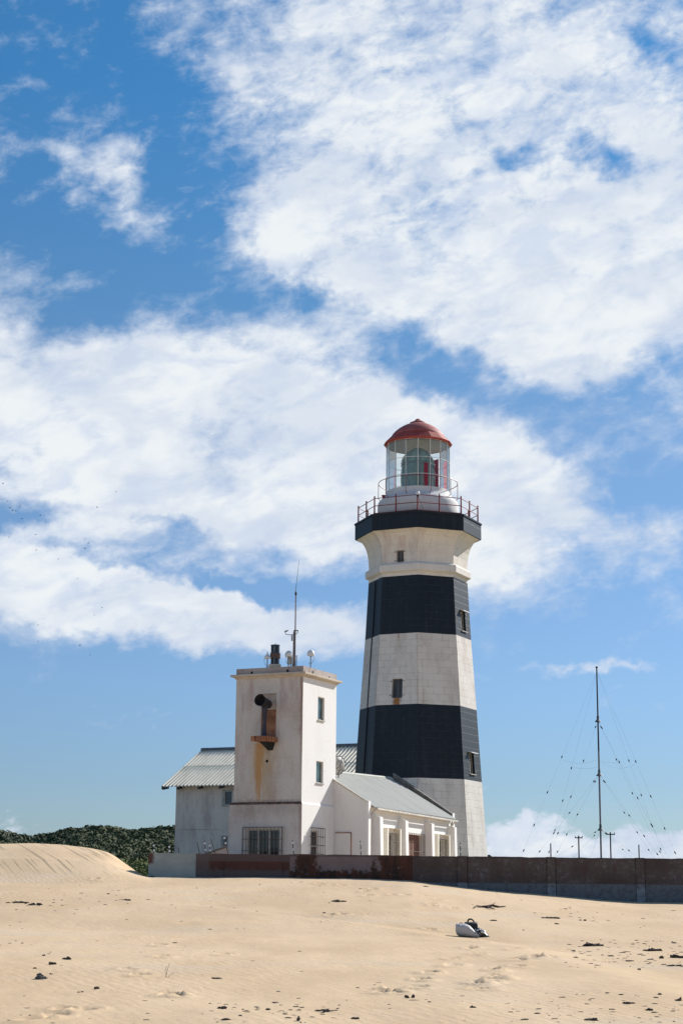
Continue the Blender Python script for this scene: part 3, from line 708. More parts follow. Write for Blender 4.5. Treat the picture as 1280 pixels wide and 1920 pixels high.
# lens
le = MB(); zl_a, zl_b = zg0+.06, lz(842); Hl = zl_b-zl_a; pr = []; nl = 40; Rl = lrad(880, 31)
for k in range(nl+1):
    q = k/nl; env = Rl*(.93+.07*math.sin(math.pi*min(1,q/.6))) if q < .62 else Rl*math.cos((q-.62)/.38*math.pi/2*.93)**.62
    pr += [(env, zl_a+Hl*q), (env*.945, zl_a+Hl*(q+.5/nl))]
le.lathe(dc, pr, 24); lo = le.build('lens', M['lens'], LH)
lf = MB()
for k in range(8):
    a = r16+R(9)+2*math.pi*k/8
    pts = [dc+Vector((math.sin(a)*e[0]*1.03, -math.cos(a)*e[0]*1.03, e[1])) for e in pr[::4]]; lf.path(pts, .022, 5)
for q in (.02,.30,.60): 
    rr = Rl*1.02; lf.path([dc+Vector((rr*math.sin(a_), -rr*math.cos(a_), zl_a+Hl*q)) for a_ in [2*math.pi*i/32 for i in range(33)]], .02, 5)
lf.build('lens_frame', M['galv'], lo)
lp = MB(); lp.tube(dc+Vector((0,0,zl_a+.2)), dc+Vector((0,0,zl_a+Hl*.6)), .12, 10); lp.build('lamp', M['brasslamp'], lo)
def screen(a0, a1, r, z0, z1_, name, mat):
    s = MB(); n = 6
    for k in range(n):
        A, B = R(lerp(a0,a1,k/n)), R(lerp(a0,a1,(k+1)/n)); f = lambda a, rr, z: dc+Vector((rr*math.sin(a), -rr*math.cos(a), z))
        s.poly([f(A,r,z0),f(B,r,z0),f(B,r,z1_),f(A,r,z1_),f(A,r-.02,z0),f(B,r-.02,z0),f(B,r-.02,z1_),f(A,r-.02,z1_)], [(0,1,2,3),(5,4,7,6),(3,2,6,7),(1,0,4,5)])
    s.build(name, mat, LH)
screen(122, 150, rg*.80, zg0+.05, zg0+(zg1-zg0)*.80, 'red_sector_screen', M['redscreen'])
screen(14, 26, rg*.66, zg0+.05, zg0+(zg1-zg0)*.55, 'red_sector_screen', M['redscreen'])
# gallery railing
ra = lrad(950, 111.5); zr = SLABZ; hp = .98
rl = MB()
def gp_(k, z): 
    if k % 2 == 0: return ringpt(k/2, ra, z)
    return (ringpt((k-1)/2, ra, z)+ringpt((k+1)/2, ra, z))/2
for z in (.06, .46, .86):
    for k in range(0, 16, 2): rl.tube(gp_(k, zr+z), gp_(k+2, zr+z), .021, 6)
gr = rl.build('gallery_railing', M['rail'], LH)
for k in range(16):
    b = MB(); q = gp_(k, zr); b.tube(q, q+Vector((0,0,.14)), .06, 8, .042); b.tube(q+Vector((0,0,.14)), q+Vector((0,0,.9)), .042, 8, .036); b.ball(q+Vector((0,0,.94)), .045, (1,1,1.3), 8, 6)
    b.build('rail_post', M['rail'], gr, smooth=True)
r2 = lrad(915, 74); z2r = lz(908); z2b = zd0+1.26
ur = MB(); ur.path([dc+Vector((r2*math.sin(a), -r2*math.cos(a), z2r)) for a in [2*math.pi*i/64 for i in range(65)]], .018, 6)
uo = ur.build('lantern_railing', M['rail'], LH, smooth=True)
for k in range(10):
    a = r16+R(18.5)+2*math.pi*k/10; b = MB(); q = dc+Vector((r2*math.sin(a), -r2*math.cos(a), 0)); qi = dc+Vector((r2*.93*math.sin(a), -r2*.93*math.cos(a), 0))
    b.tube(qi+Vector((0,0,z2b)), q+Vector((0,0,z2b+.15)), .016, 6); b.tube(q+Vector((0,0,z2b+.15)), q+Vector((0,0,z2r)), .016, 6); b.build('rail_post', M['rail'], uo)
# surveillance camera on the front corner post
q = ringpt(0, ra, zr+.86)
cc = thing('dome_camera', 'small white domed surveillance camera on the front corner post of the red gallery railing', 'camera', q+Vector((0,-.12,0)))
b = MB(); b.lathe(q+Vector((0,-.12,0)), [(.01,.14),(.07,.13),(.10,.08),(.11,0),(.10,-.05)], 14); b.build('housing', M['white_metal'], cc, smooth=True)
b = MB(); b.ball(q+Vector((0,-.12,-.06)), .085, (1,1,1.1), 12, 8); b.build('lens_dome', M['shine'], cc, smooth=True)
b = MB(); b.tube(q+Vector((0,.0,-.02)), q+Vector((0,-.12,.1)), .02, 6); b.path([q+Vector((0,-.1,-.1)), q+Vector((.08,-.05,-.3)), q+Vector((.2,.1,-.5)), q+Vector((.3,.2,-.72))], .012, 5); b.build('bracket_and_cable', M['black_metal'], cc)
# conduit running down the left face
b = MB(); pts = []
for (y) in (1452,1400,1331,1265,1200,1150,1096):
    z = lz(y); pts.append(lerp(ringpt(6, Rz(z)+.03, z), ringpt(7, Rz(z)+.03, z), .52))
b.path(pts, .035, 6); b.build('lightning_conductor', M['black_metal'], LH)

# ------------------------------------------------------------ fog signal tower
Cc = at(565, 1505, 68.0); C0 = Vector((Cc.x, Cc.y, 0)); GB = -.8
def fs(px, py): q = on(px, py, C0, U_); return (q-C0).dot(U_), q.z
def rs_(px, py): q = on(px, py, C0, V_); return (q-C0).dot(V_), q.z
Wd = -fs(438, 1505)[0]; Ld = rs_(628.5, 1505)[0]
zled = fs(565, 1504)[1]; zcb = fs(567.5, 1267.5)[1]; zct = fs(567.5, 1259.6)[1]; zpt = fs(568, 1248.2)[1]
FT = thing('fog_signal_tower', 'square white rendered tower with a rusting fog horn on its stained front', 'building', C0+Vector((0,0,GB)))
FO = 1.0
def rect_f(x0, y0, x1, y1): 
    a, zt_ = fs(x0, y0); b, zb_ = fs(x1, y1); return (a, b, zb_, zt_)
def rect_r(x0, y0, x1, y1):
    a, zt_ = rs_(x0, (y0+y1)/2); b, zb_ = rs_(x1, (y0+y1)/2); zt_ = rs_((x0+x1)/2, y0)[1]; zb_ = rs_((x0+x1)/2, y1)[1]; return (a, b, zb_, zt_)
hA = rect_r(*z3(938,572), *z3(1002,803)); hB = rect_r(*z4(1053,160), *z4(1097,298)); 
gC = rect_r(*z4(1003,582), *z4(1073,800)); hC = (gC[0]+.12, gC[1]-.25, gC[2], gC[3]-.1)
gD = rect_f(*z4(602,578), *z4(845,800)); hD = (gD[0]+.14, gD[1]-.14, gD[2], gD[3]-.06)
hR = rect_f(490.5, 1301, 517, 1381.5)
sx = fs(486.5, 1400)[0]
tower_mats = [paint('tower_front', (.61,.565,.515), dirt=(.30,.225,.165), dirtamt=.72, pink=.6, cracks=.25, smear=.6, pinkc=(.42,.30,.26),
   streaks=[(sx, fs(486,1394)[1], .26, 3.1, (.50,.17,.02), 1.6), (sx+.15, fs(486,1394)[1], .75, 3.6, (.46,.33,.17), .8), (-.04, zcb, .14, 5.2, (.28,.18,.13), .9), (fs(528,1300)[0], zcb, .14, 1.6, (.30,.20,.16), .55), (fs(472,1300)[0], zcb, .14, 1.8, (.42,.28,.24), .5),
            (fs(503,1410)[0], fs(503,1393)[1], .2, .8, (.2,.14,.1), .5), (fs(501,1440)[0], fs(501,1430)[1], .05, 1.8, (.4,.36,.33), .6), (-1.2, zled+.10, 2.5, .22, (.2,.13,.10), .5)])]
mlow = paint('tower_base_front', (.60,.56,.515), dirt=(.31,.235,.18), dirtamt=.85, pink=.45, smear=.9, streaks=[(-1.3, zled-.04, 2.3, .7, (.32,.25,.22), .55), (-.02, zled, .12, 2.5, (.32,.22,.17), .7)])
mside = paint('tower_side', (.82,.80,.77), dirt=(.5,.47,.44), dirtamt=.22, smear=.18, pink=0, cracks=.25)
b = MB(); wall_holes(b, C0, U_, -V_, -Wd, 0, zled, zcb+.05, [hR], .16); b.build('front_wall', tower_mats[0], FT)
b = MB(); wall_holes(b, C0, V_, U_, 0, Ld, zled, zcb+.05, [hA, hB], .16)
P3 = lambda s, t_, z: C0+U_*s+V_*t_+Vector((0,0,z))
b.face([P3(-Wd,0,zled), P3(-Wd,Ld,zled), P3(-Wd,Ld,zcb+.05), P3(-Wd,0,zcb+.05)], [(0,zled),(Ld,zled),(Ld,zcb),(0,zcb)])
b.face([P3(-Wd,Ld,zled), P3(0,Ld,zled), P3(0,Ld,zcb+.05), P3(-Wd,Ld,zcb+.05)], [(0,zled),(Ld,zled),(Ld,zcb),(0,zcb)])
b.build('side_wall', mside, FT)
e = .05; xl = .17
CL = C0-V_*e
b = MB(); wall_holes(b, CL, U_, -V_, -Wd-xl, e, GB, zled-.05, [hD], .16)
b.build('base_front_wall', mlow, FT)
b = MB(); b.face([P3(-Wd-xl,-e-.012,zled-.075), P3(e,-e-.012,zled-.075), P3(e,-e-.012,zled-.03), P3(-Wd-xl,-e-.012,zled-.03)]); b.face([P3(-Wd-xl,-e-.012,zled-.03), P3(e,-e-.012,zled-.03), P3(0,-.002,zled+.03), P3(-Wd,-.002,zled+.03)]); b.build('ledge', M['grime'], FT)
CRt = C0+U_*e
b = MB(); wall_holes(b, CRt, V_, U_, -e, Ld+.05, GB, zled-.05, [hC], .16)
b.face([P3(e,-e,zled-.05), P3(e,Ld+.05,zled-.05), P3(0,Ld,zled+.01), P3(0,0,zled+.01)])
b.face([P3(-Wd-xl,-e,GB), P3(-Wd-xl,Ld+.05,GB), P3(-Wd-xl,Ld+.05,zled-.05), P3(-Wd-xl,-e,zled-.05)]); b.face([P3(-Wd-xl,-e,zled-.05), P3(-Wd-xl,Ld+.05,zled-.05), P3(-Wd,Ld,zled+.01), P3(-Wd,0,zled+.01)])
b.face([P3(-Wd-xl,Ld+.05,GB), P3(e,Ld+.05,GB), P3(e,Ld+.05,zled-.05), P3(-Wd-xl,Ld+.05,zled-.05)]); b.build('base_side_wall', mside, FT)
def ringrect(mb, o0, z0, o1, z1_):
    f = lambda o, z: [P3(-Wd-o,-o,z), P3(o,-o,z), P3(o,Ld+o,z), P3(-Wd-o,Ld+o,z)]
    A, B = f(o0, z0), f(o1, z1_); ln = [Wd, Ld, Wd, Ld]
    for k in range(4): mb.face([A[k], A[(k+1) % 4], B[(k+1) % 4], B[k]], [(k*3,z0),(k*3+ln[k],z0),(k*3+ln[k],z1_+abs(o1-o0)),(k*3,z1_+abs(o1-o0))])
b = MB(); cp = .19
for (o0, z0, o1, z1_) in [(.0,zcb-.02,.05,zcb),(.05,zcb,.07,zcb+.05),(.07,zcb+.05,cp,zcb+.08),(cp,zcb+.08,cp,zct-.01),(cp,zct-.01,.01,zct+.015)]: ringrect(b, o0, z0, o1, z1_)
corn = paint('cornice_paint', (.56,.49,.40), dirt=(.25,.18,.13), dirtamt=.7, smear=.5, pink=.15); b.build('cornice', corn, FT)
b = MB()
for (o0, z0, o1, z1_) in [(.005,zct-.03,.005,zpt),(.005,zpt,-.16,zpt),(-.16,zpt,-.16,zct-.1)]: ringrect(b, o0, z0, o1, z1_)
b.face([P3(-Wd+.1,.1,zct-.05), P3(-.1,.1,zct-.05), P3(-.1,Ld-.1,zct-.05), P3(-Wd+.1,Ld-.1,zct-.05)]); b.build('parapet', paint('parapet_paint', (.46,.39,.35), dirt=(.20,.145,.125), dirtamt=.95, smear=.7, pink=.3, pinkc=(.30,.2,.18)), FT)
for (px, py) in (z3(280,328), z3(636,308)):
    s, z = fs(px, py); b = MB(); b.box(P3(s-.05,-.012,z-.05), U_*.1, V_*.02, Vector((0,0,.1))); b.build('scupper', M['hole'], FT)
for (px, py) in (z3(885,322), z3(1050,375)):
    s, z = rs_(px, py); b = MB(); b.box(P3(-.008,s-.06,z-.04), V_*.12, U_*.02, Vector((0,0,.08))); b.build('scupper', M['hole'], FT)
window(FT, C0, V_, U_, hA, .10, 1, 0, 'pane_green', .04); window(FT, C0, V_, U_, hB, .10, 1, 0, 'pane_green', .04)
window(FT, CRt, V_, U_, hC, .08, 1, 1, 'pane', .06); grille(FT, CRt, V_, U_, gC, 5, 4, .20)
window(FT, CL, U_, -V_, hD, .08, 3, 0, 'pane', .06); grille(FT, CL, U_, -V_, gD, 11, 3, .13)
for h, nm in ((hA,0),(hB,0)):
    b = MB(); b.box(P3(.0, h[0]-.03, h[2]-.04), V_*(h[1]-h[0]+.06), U_*.05, Vector((0,0,.04))); b.build('sill', M['frame'], FT)
# rusted blanking door behind the horn
b = MB(); zm = lerp(hR[2], hR[3], .62)
b.box(P3(hR[0]+.01, .06, hR[2]+.01), U_*(hR[1]-hR[0]-.02), V_*.03, Vector((0,0,zm-hR[2]-.02))); rp = b.build('blanking_panel', M['rustpanel'], FT)
tag(rp, 'rusty orange lower panel behind the fog horn')
b = MB(); b.box(P3(hR[0]+.01, .06, zm+.01), U_*(hR[1]-hR[0]-.02), V_*.03, Vector((0,0,hR[3]-zm-.02))); b.build('blanking_panel', simple('stained_panel', (.42,.35,.29), .85, 0, .25, 2), FT)
# round vent hole
s, z = fs(500.6, 1427); b = MB(); q = P3(s, .0, z); b.tube(q-V_*.006, q+V_*.03, .062, 14); b.build('vent_hole', M['hole'], FT)
# horn
hs, hz_ = fs(505.5, 1322.5)
wallp = P3(hs, .02, hz_)
mo = at(487, 1312.5, wallp.y-.98); axis = (mo-wallp).normalized()
hornroot = MB(); n = 20
def horn_ring(mb, pts):
    a = axis.orthogonal().normalized(); bb = axis.cross(a); vs = []; fs_ = []
    for (d, r) in pts:
        for k in range(n): vs.append(wallp+axis*d+(a*math.cos(2*math.pi*k/n)+bb*math.sin(2*math.pi*k/n))*r)
    for i in range(len(pts)-1):
        for k in range(n): fs_.append((i*n+k, i*n+(k+1) % n, (i+1)*n+(k+1) % n, (i+1)*n+k))
    fs_.append(tuple(range(n))[::-1]); fs_.append(tuple(range((len(pts)-1)*n, len(pts)*n))); mb.poly(vs, fs_)
Lh = (mo-wallp).length
horn_ring(hornroot, [(.12,.10),(.15,.165),(.25,.185),(.5,.19),(Lh-.12,.222),(Lh-.03,.235),(Lh,.24),(Lh,.222),(Lh-.25,.15),(Lh-.3,.05)])
ho_ = hornroot.build('fog_horn', M['horn'], FT, smooth=True, auto=50)
b = MB(); sp_ = wallp+axis*.52; ft_ = at(497.5, 1381, sp_.y); zb_ = ft_.z
b.lathe(Vector((sp_.x, sp_.y, 0)), [(.13, sp_.z-.08), (.125, sp_.z-.22), (.10, sp_.z-.36), (.075, sp_.z-.55), (.068, sp_.z-.85), (.078, zb_+.2), (.10, zb_+.03), (.13, zb_)], 16); b.build('pedestal', M['dark_blue'], ho_, smooth=True)
b = MB()
for k in (-1,0,1): b.ball(mo-axis*.08+Vector((k*.05,0,.24)), .028, (1,1,1), 6, 4)
b.build('lugs', M['horn'], ho_)
ps0, pz = fs(489, 1383); ps1, _ = fs(521, 1383)
b = MB(); pk = [P3(ps0-.0,0,0), P3(ps1,0,0), P3(ps1-.02,-.62,0), P3(ps1-.18,-.88,0), P3(ps0-.0,-.88,0)]
zt_, zq = zb_, zb_-.20
vs = [q+Vector((0,0,zt_-.001)) for q in pk]+[q+Vector((0,0,zq)) for q in pk]; nn = len(pk)
b.poly(vs, [tuple(range(nn)), tuple(range(nn,2*nn))[::-1]]+[(k,(k+1) % nn, nn+(k+1) % nn, nn+k) for k in range(nn)])
m, t, p = newmat('rusted_platform'); oc = t.n('ShaderNodeTexCoord').outputs['Object']
t.put(p.inputs['Base Color'], t.mix(t.ss(t.noise(t.map(oc, (6,6,.6)), 2.5, 4, .7), .38, .62), (.13,.04,.022), (.42,.20,.10))); p.inputs['Roughness'].default_value = .9
b.build('horn_platform', m, ho_, bevel=.015)
b = MB(); ms = (ps0+ps1)/2+.05
b.poly([P3(ms-.22,0,zq), P3(ms+.22,0,zq), P3(ms+.1,-.5,zq), P3(ms-.2,-.6,zq), P3(ms-.10,0,zq-.32), P3(ms+.12,0,zq-.32), P3(ms,-.12,zq-.3)], [(0,1,5,4),(1,2,6,5),(2,3,6),(3,0,4,6),(4,5,6),(0,3,2,1)])
b.build('platform_bracket', M['horn'], ho_)
b = MB(); q = P3(Wd*0-.0,0,0); 
# down pipe at the back corner
b.path([P3(.03,Ld+.08,fs(565,1463)[1]+.1), P3(.03,Ld+.08,GB)], .035, 6); b.build('drain_pipe', simple('rusty_white_pipe', (.55,.45,.38), .7, 0, .4, 10), FT)

# roof clutter (stands on the tower roof)
zroof = zct-.05
def rooft(px, py, dpt): return at(px, py, dpt)
def base_at(px, dpt, z=zroof): q = at(px, 1250, dpt); return Vector((q.x, q.y, z))
# exhaust stack
dS = 69.0; b0 = base_at(515.5, dS); sc = dS/F
ES = thing('exhaust_stack', 'dark blue exhaust stack with a rusty collar on the tower roof', 'chimney', b0)
def zy(py, d): return at(530, py, d).z
b = MB(); b.box(b0+Vector((-.25,-.25,0)), (.5,0,0), (0,.5,0), (0,0,zy(1246.5,dS)-b0.z)); b.build('plinth', M['cream'], ES, bevel=.03)
b = MB(); b.tube((b0.x,b0.y,zy(1246.5,dS)), (b0.x,b0.y,zy(1211,dS)), .172, 24); b.build('flue', simple('flue_blue', (.018,.035,.05), .35, .3, .4, 4), ES, smooth=True)
b = MB(); b.tube((b0.x,b0.y,zy(1233.6,dS)), (b0.x,b0.y,zy(1226,dS)), .20, 24)
for k in range(8):
    a = k*math.pi/4+.2; b.box((b0.x+.19*math.cos(a)-.02, b0.y+.19*math.sin(a)-.02, zy(1235,dS)), (.05,0,0), (0,.05,0), (0,0,.22))
b.build('collar', simple('collar_rust', (.12,.075,.06), .7, .1, .4, 10), ES)
b = MB(); b.tube((b0.x,b0.y,zy(1211,dS)), (b0.x,b0.y,zy(1209.6,dS)), .19, 24); b.tube((b0.x,b0.y,zy(1209.6,dS)), (b0.x,b0.y,zy(1206.5,dS)), .015, 6); b.build('rain_cap', M['black_metal'], ES)
for k in range(6):
    a = k*math.pi/3+.35; b = MB(); x_, y_ = b0.x+.178*math.cos(a), b0.y+.178*math.sin(a); b.tube((x_,y_,zy(1246,dS)), (x_,y_,zy(1212,dS)), .012, 5); b.build('stay_rod', M['galv'], ES)
# domed aerials
def aerial(px, ytop, ybot, half, d, label, kind='dome', name='satellite_aerial'):
    b0 = base_at(px, d); hf = half*d/F; zt_, zb_ = zy(ytop, d), zy(ybot, d); T = thing(name, label, 'antenna', b0, 'small white aerials on the tower roof')
    b = MB(); hgt = zt_-zb_
    if kind == 'dome': b.lathe((b0.x,b0.y,0), [(hf*.5,zb_-.02),(hf*.97,zb_),(hf,zb_+.03)]+[(hf*math.cos(a), zb_+.06+(hgt-.06)*math.sin(a)) for a in [R(90)*k/7*.995 for k in range(8)]], 24)
    else: b.lathe((b0.x,b0.y,0), [(hf*.4,zb_-.01),(hf*.95,zb_),(hf,zb_+.05),(hf*.8,zb_+.08),(hf*.35,zb_+hgt*.75),(.03,zt_),(.005,zt_+.1)], 24)
    b.build('radome', M['white_metal'], T, smooth=True, auto=50)
    b = MB(); b.tube(b0, (b0.x,b0.y,zb_), .025, 8); b.build('pole', M['galv'], T, smooth=True)
    b = MB(); sg = 1 if px > 560 else -1
    b.path([(b0.x+sg*.10,b0.y-.02,zb_), (b0.x+sg*.13,b0.y-.03,zb_-.1), (b0.x+sg*.11,b0.y-.03,zb_-.22), (b0.x+sg*.03,b0.y-.03,zb_-.33), (b0.x-sg*.05,b0.y-.03,zb_-.36), (b0.x-sg*.07,b0.y-.03,zb_-.28)], .008, 5); b.build('cable', M['black_metal'], T)
aerial(501, 1225.5, 1234.7, 6.8, 68.9, 'white cone shaped aerial on a short pole, left of the dark exhaust stack', 'cone')
aerial(540.8, 1219.8, 1230.7, 7, 69.0, 'white domed aerial between the exhaust stack and the tall whip mast')
aerial(582.2, 1218, 1229, 7.2, 69.6, 'white domed aerial on a pole by the right corner of the tower roof')
# equipment box
b0 = base_at(543, 69.2); EB = thing('equipment_cabinet', 'small grey equipment box beside the whip mast on the tower roof', 'cabinet', b0)
b = MB(); b.box(b0+Vector((-.10,-.07,zy(1245,69.2)-b0.z)), (.21,0,0), (0,.14,0), (0,0,zy(1231,69.2)-zy(1245,69.2))); b.build('box', simple('cabinet_grey', (.42,.43,.42), .5), EB, bevel=.01)
b = MB(); b.tube(b0+Vector((-.06,0,0)), (b0.x-.06,b0.y,zy(1245,69.2)), .018, 6); b.tube(b0+Vector((.05,0,0)), (b0.x+.05,b0.y,zy(1245,69.2)), .018, 6); b.build('legs', M['galv'], EB)
# whip mast
d = 69.1; b0 = base_at(550.3, d); WM = thing('whip_antenna_mast', 'tall whip antenna mast with a crossarm of instruments on the tower roof', 'antenna mast', b0)
pA = at(551.8, 1184, d)
b = MB(); b.tube(b0, pA, .046, 10); b.build('lower_pole', M['grey_pole'], WM, smooth=True)
b = MB(); q0 = b0+Vector((.05,-.02,.0)); q1 = at(554.6, 1113, d); b.tube(q0, q1, .03, 8, .024); b.build('upper_pole', M['pinkpole'], WM, smooth=True)
b = MB(); q2 = at(554.3, 1106.5, d); b.tube(q1-Vector((0,0,.06)), q1+Vector((0,0,.05)), .045, 8); b.tube(q1+Vector((0,0,.05)), q2, .035, 8, .012); b.build('whip_base', M['black_metal'], WM)
b = MB(); b.path([q2, at(557.5,1080,d), at(560.7,1049,d)], [.010,.008,.005], 5); b.build('whip', M['black_metal'], WM)
b = MB(); yy = 1190
b.path([at(534.5,1184,d), at(534.8,1187,d), at(536.5,1189.6,d), at(540,1190.3,d), at(548,1190,d), at(554,1189,d), at(557,1187.6,d), at(558.5,1185.5,d), at(558.7,1182,d)], .014, 6); b.build('crossarm', M['black_metal'], WM)
b = MB(); b.tube(at(533.6,1184.3,d), at(540.2,1182.2,d), .032, 10, .024); b.build('camera', M['black_metal'], WM, smooth=True)
b = MB(); q = at(550.2,1183,d); b.box(q, (.19,0,0), (0,.06,0), (0,0,.04)); b.build('camera', M['black_metal'], WM)
b = MB(); q = at(545.8,1202,d); b.box(q+Vector((0,-.08,0)), (.065,0,0), (0,.05,0), (0,0,.27)); b.build('instrument', M['galv'], WM)
b = MB(); b.box(b0+Vector((-.06,-.06,0)), (.12,0,0), (0,.12,0), (0,0,.5)); b.build('mast_bracket', M['grey_pole'], WM)
b0 = base_at(555.5, 69.15); b = MB(); b.tube(b0, at(555.8,1231,69.15), .018, 8); b.tube(at(555.8,1231,69.15), at(555.8,1229,69.15), .024, 8); tag(b.build('stub_pipe', M['black_metal'], None), 'short black pipe standing right of the whip mast on the tower roof', 'pipe')

# ------------------------------------------------------------ house behind
H0q = at(430, 1505, 95.0); H0 = Vector((H0q.x, H0q.y, 0))
def hsz(px, py): q = on(px, py, H0, U_); return (q-H0).dot(U_), q.z
sL = hsz(330, 1500)[0]; sR = hsz(640, 1500)[0]; ov = .5
HQ = H0-V_*ov
q = on(303, 1475, HQ, U_); seL = (q-HQ).dot(U_); zeave = on(400, 1472.7, HQ, U_).z
HP = lambda s, t_, z: H0+U_*s+V_*t_+Vector((0,0,z))
# ridge: half width from the verge geometry
best = None
for k in range(200):
    wv_ = 3+k*.03; q = ray(387,1408.3); base = HP(seL, wv_, 0); tt = base.y/q.y; e_ = abs(q.x*tt-base.x)
    if best is None or e_ < best[0]: best = (e_, wv_, q.z*tt)
WV, zridge = best[1], best[2]
HS = thing('keepers_house', 'two storey white rendered house with a pale corrugated gable roof, behind the fog signal tower', 'house', H0+Vector((0,0,GB)))
hU = (hsz(*z4(474,345))[0], hsz(*z4(526,345))[0], hsz(*z4(500,438))[1], hsz(*z4(500,345))[1]); hL = (hsz(*z4(464,632))[0], hsz(*z4(497,632))[0], hsz(*z4(480,700))[1], hsz(*z4(480,636))[1])
hm = paint('house_wall', (.80,.69,.585), dirt=(.36,.28,.25), dirtamt=.5, pink=.7, smear=.8, cracks=.2, pinkc=(.46,.34,.32), streaks=[(hsz(370,1500)[0], hsz(370,1556)[1]+.02, 2.2, .05, (.25,.2,.17), .7)])
wallz = zeave+.10
b = MB(); wall_holes(b, H0, U_, -V_, sL, sR, GB, wallz, [hU, hL], .15)
b.build('front_wall', hm, HS)
b = MB(); W2 = 2*WV-ov
for s_ in (sL, sR): b.face([HP(s_,0,GB), HP(s_,W2-ov,GB), HP(s_,W2-ov,wallz), HP(s_,WV-ov*.5,zridge-.12), HP(s_,0,wallz)], [(0,GB),(W2,GB),(W2,wallz),(W2/2,zridge),(0,wallz)])
b.face([HP(sL,W2-ov,GB), HP(sR,W2-ov,GB), HP(sR,W2-ov,wallz), HP(sL,W2-ov,wallz)]); b.build('gable_wall', hm, HS)
def corrugated(mb, A, B, C_, D_, pitch, amp, thick=.012, vn=2):
    """A-B eave, D-C ridge; waves across AB"""
    L = (B-A).length; nw = int(L/pitch); m_ = nw*6; nrm = (B-A).cross(D_-A).normalized()
    if nrm.z < 0: nrm = -nrm
    vs = []; fs_ = []; uvs = []
    for j in range(vn+1):
        v = j/vn
        for i in range(m_+1):
            u = i/m_; p_ = lerp(lerp(A,B,u), lerp(D_,C_,u), v); vs.append(p_+nrm*amp*math.sin(2*math.pi*u*nw))
    for j in range(vn):
        for i in range(m_):
            fs_.append((j*(m_+1)+i, j*(m_+1)+i+1, (j+1)*(m_+1)+i+1, (j+1)*(m_+1)+i))
            L2 = (D_-A).length; uvs.append([(i/m_*L,j/vn*L2),((i+1)/m_*L,j/vn*L2),((i+1)/m_*L,(j+1)/vn*L2),(i/m_*L,(j+1)/vn*L2)])
    mb.poly(vs, fs_, uvs)
seR = sR+.5
b = MB(); mid = .52
E0, E1 = HP(seL,-ov,zeave), HP(seR,-ov,zeave); R0, R1 = HP(seL,WV-ov,zridge), HP(seR,WV-ov,zridge)
up = Vector((0,0,.03))
corrugated(b, E0, E1, lerp(E1,R1,mid+.03), lerp(E0,R0,mid+.03), .235, .06)
corrugated(b, lerp(E0,R0,mid)+up, lerp(E1,R1,mid)+up, R1+up, R0+up, .235, .06)
B0, B1 = HP(seL,2*WV-ov,zeave), HP(seR,2*WV-ov,zeave); corrugated(b, B0, B1, R1, R0, .235, .06)
rf = b.build('roof', M['roof_house'], HS, smooth=True, auto=80)
b = MB(); b.tube(R0+Vector((0,0,.06))-U_*.05, R1+Vector((0,0,.06)), .09, 10); b.box(R0-V_*.22-Vector((0,0,.02)), R1-R0, V_*.2+Vector((0,0,.09)), Vector((0,0,.02))); b.build('ridge_cap', simple('ridge_grey', (.16,.17,.18), .7, 0, .3, 3), rf)
for s_ in [seL+.03]+[sL+.3+1.35*k for k in range(8)]:
    b = MB(); b.box(HP(s_,-ov+.02,zeave-.19), U_*.1, V_*(ov+.1)+Vector((0,0,.10)), Vector((0,0,.13))); b.build('rafter_end', simple('rafter', (.10,.085,.075), .9) if 'rafter' not in M else M['rafter'], HS)
    M.setdefault('rafter', bpy.data.materials['rafter'])
b = MB(); b.box(E0-Vector((0,0,.14)), (R0-E0), U_*.03, Vector((0,0,.13))); b.build('barge_board', M['cap'], HS)
for h in (hU, hL):
    fo = window(HS, H0, U_, -V_, h, .05, 1, 0, 'pane', .06)
    b = MB(); b.box(HP(h[0]-.12,-.03,h[3]), U_*(h[1]-h[0]+.2), V_*.05, Vector((0,0,.07))); b.box(HP(h[0]-.12,-.05,h[2]-.07), U_*(h[1]-h[0]+.2), V_*.07, Vector((0,0,.07))); b.box(HP(h[0]-.12,-.03,h[2]), U_*.11, V_*.05, Vector((0,0,h[3]-h[2]))); b.build('surround', M['frame'], fo)

# ------------------------------------------------------------ annex
A0q = at(687, 1505, 70.0); A0 = Vector((A0q.x, A0q.y, 0)); FD = Vector((math.cos(R(71)), math.sin(R(71)), 0)); FN = Vector((FD.y, -FD.x, 0))
def az_(px, py): q = on(px, py, A0, FD); return (q-A0).dot(FD), q.z
def ag(px, py): q = on(px, py, A0, U_); return (q-A0).dot(U_), q.z
AP = lambda s, k, z: A0+FD*s+FN*k+Vector((0,0,z))
AN = thing('annex', 'low white building with pilasters and a pale corrugated roof in front of the lighthouse', 'building', A0+Vector((0,0,GB)))
s_end, _ = az_(847.5, 1545)
ze0 = az_(692.5, 1512.8)[1]; ze1 = az_(845, 1535.5)[1]; zev = (ze0+ze1)/2
eN = AP(.12, .12, ze0); eF = AP(s_end-.2, .28, ze1-.04)
rN = at(600, 1446, eN.y+.95); rFq = at(733, 1460.5, eF.y+1.15)
wp = paint('annex_front', (.82,.80,.77), dirt=(.5,.46,.42), dirtamt=.25, smear=.15, cracks=.2)
gwp = paint('annex_gable', (.78,.75,.72), dirt=(.5,.45,.42), dirtamt=.2, smear=.2, pink=.1)
def rect_a(x0, y0, x1, y1):
    a = az_(x0,(y0+y1)/2)[0]; b_ = az_(x1,(y0+y1)/2)[0]; return (a, b_, az_((x0+x1)/2,y1)[1], az_((x0+x1)/2,y0)[1])
w1 = rect_a(*z5(482,693), *z5(552,940)); dr = rect_a(*z5(652,700), *z5(772,960)); w2 = rect_a(*z5(862,738), *z5(924,940))
b = MB(); wall_holes(b, A0, FD, FN, 0, s_end, GB, zev+.02, [w1, dr, w2], .22); b.build('front_wall', wp, AN)
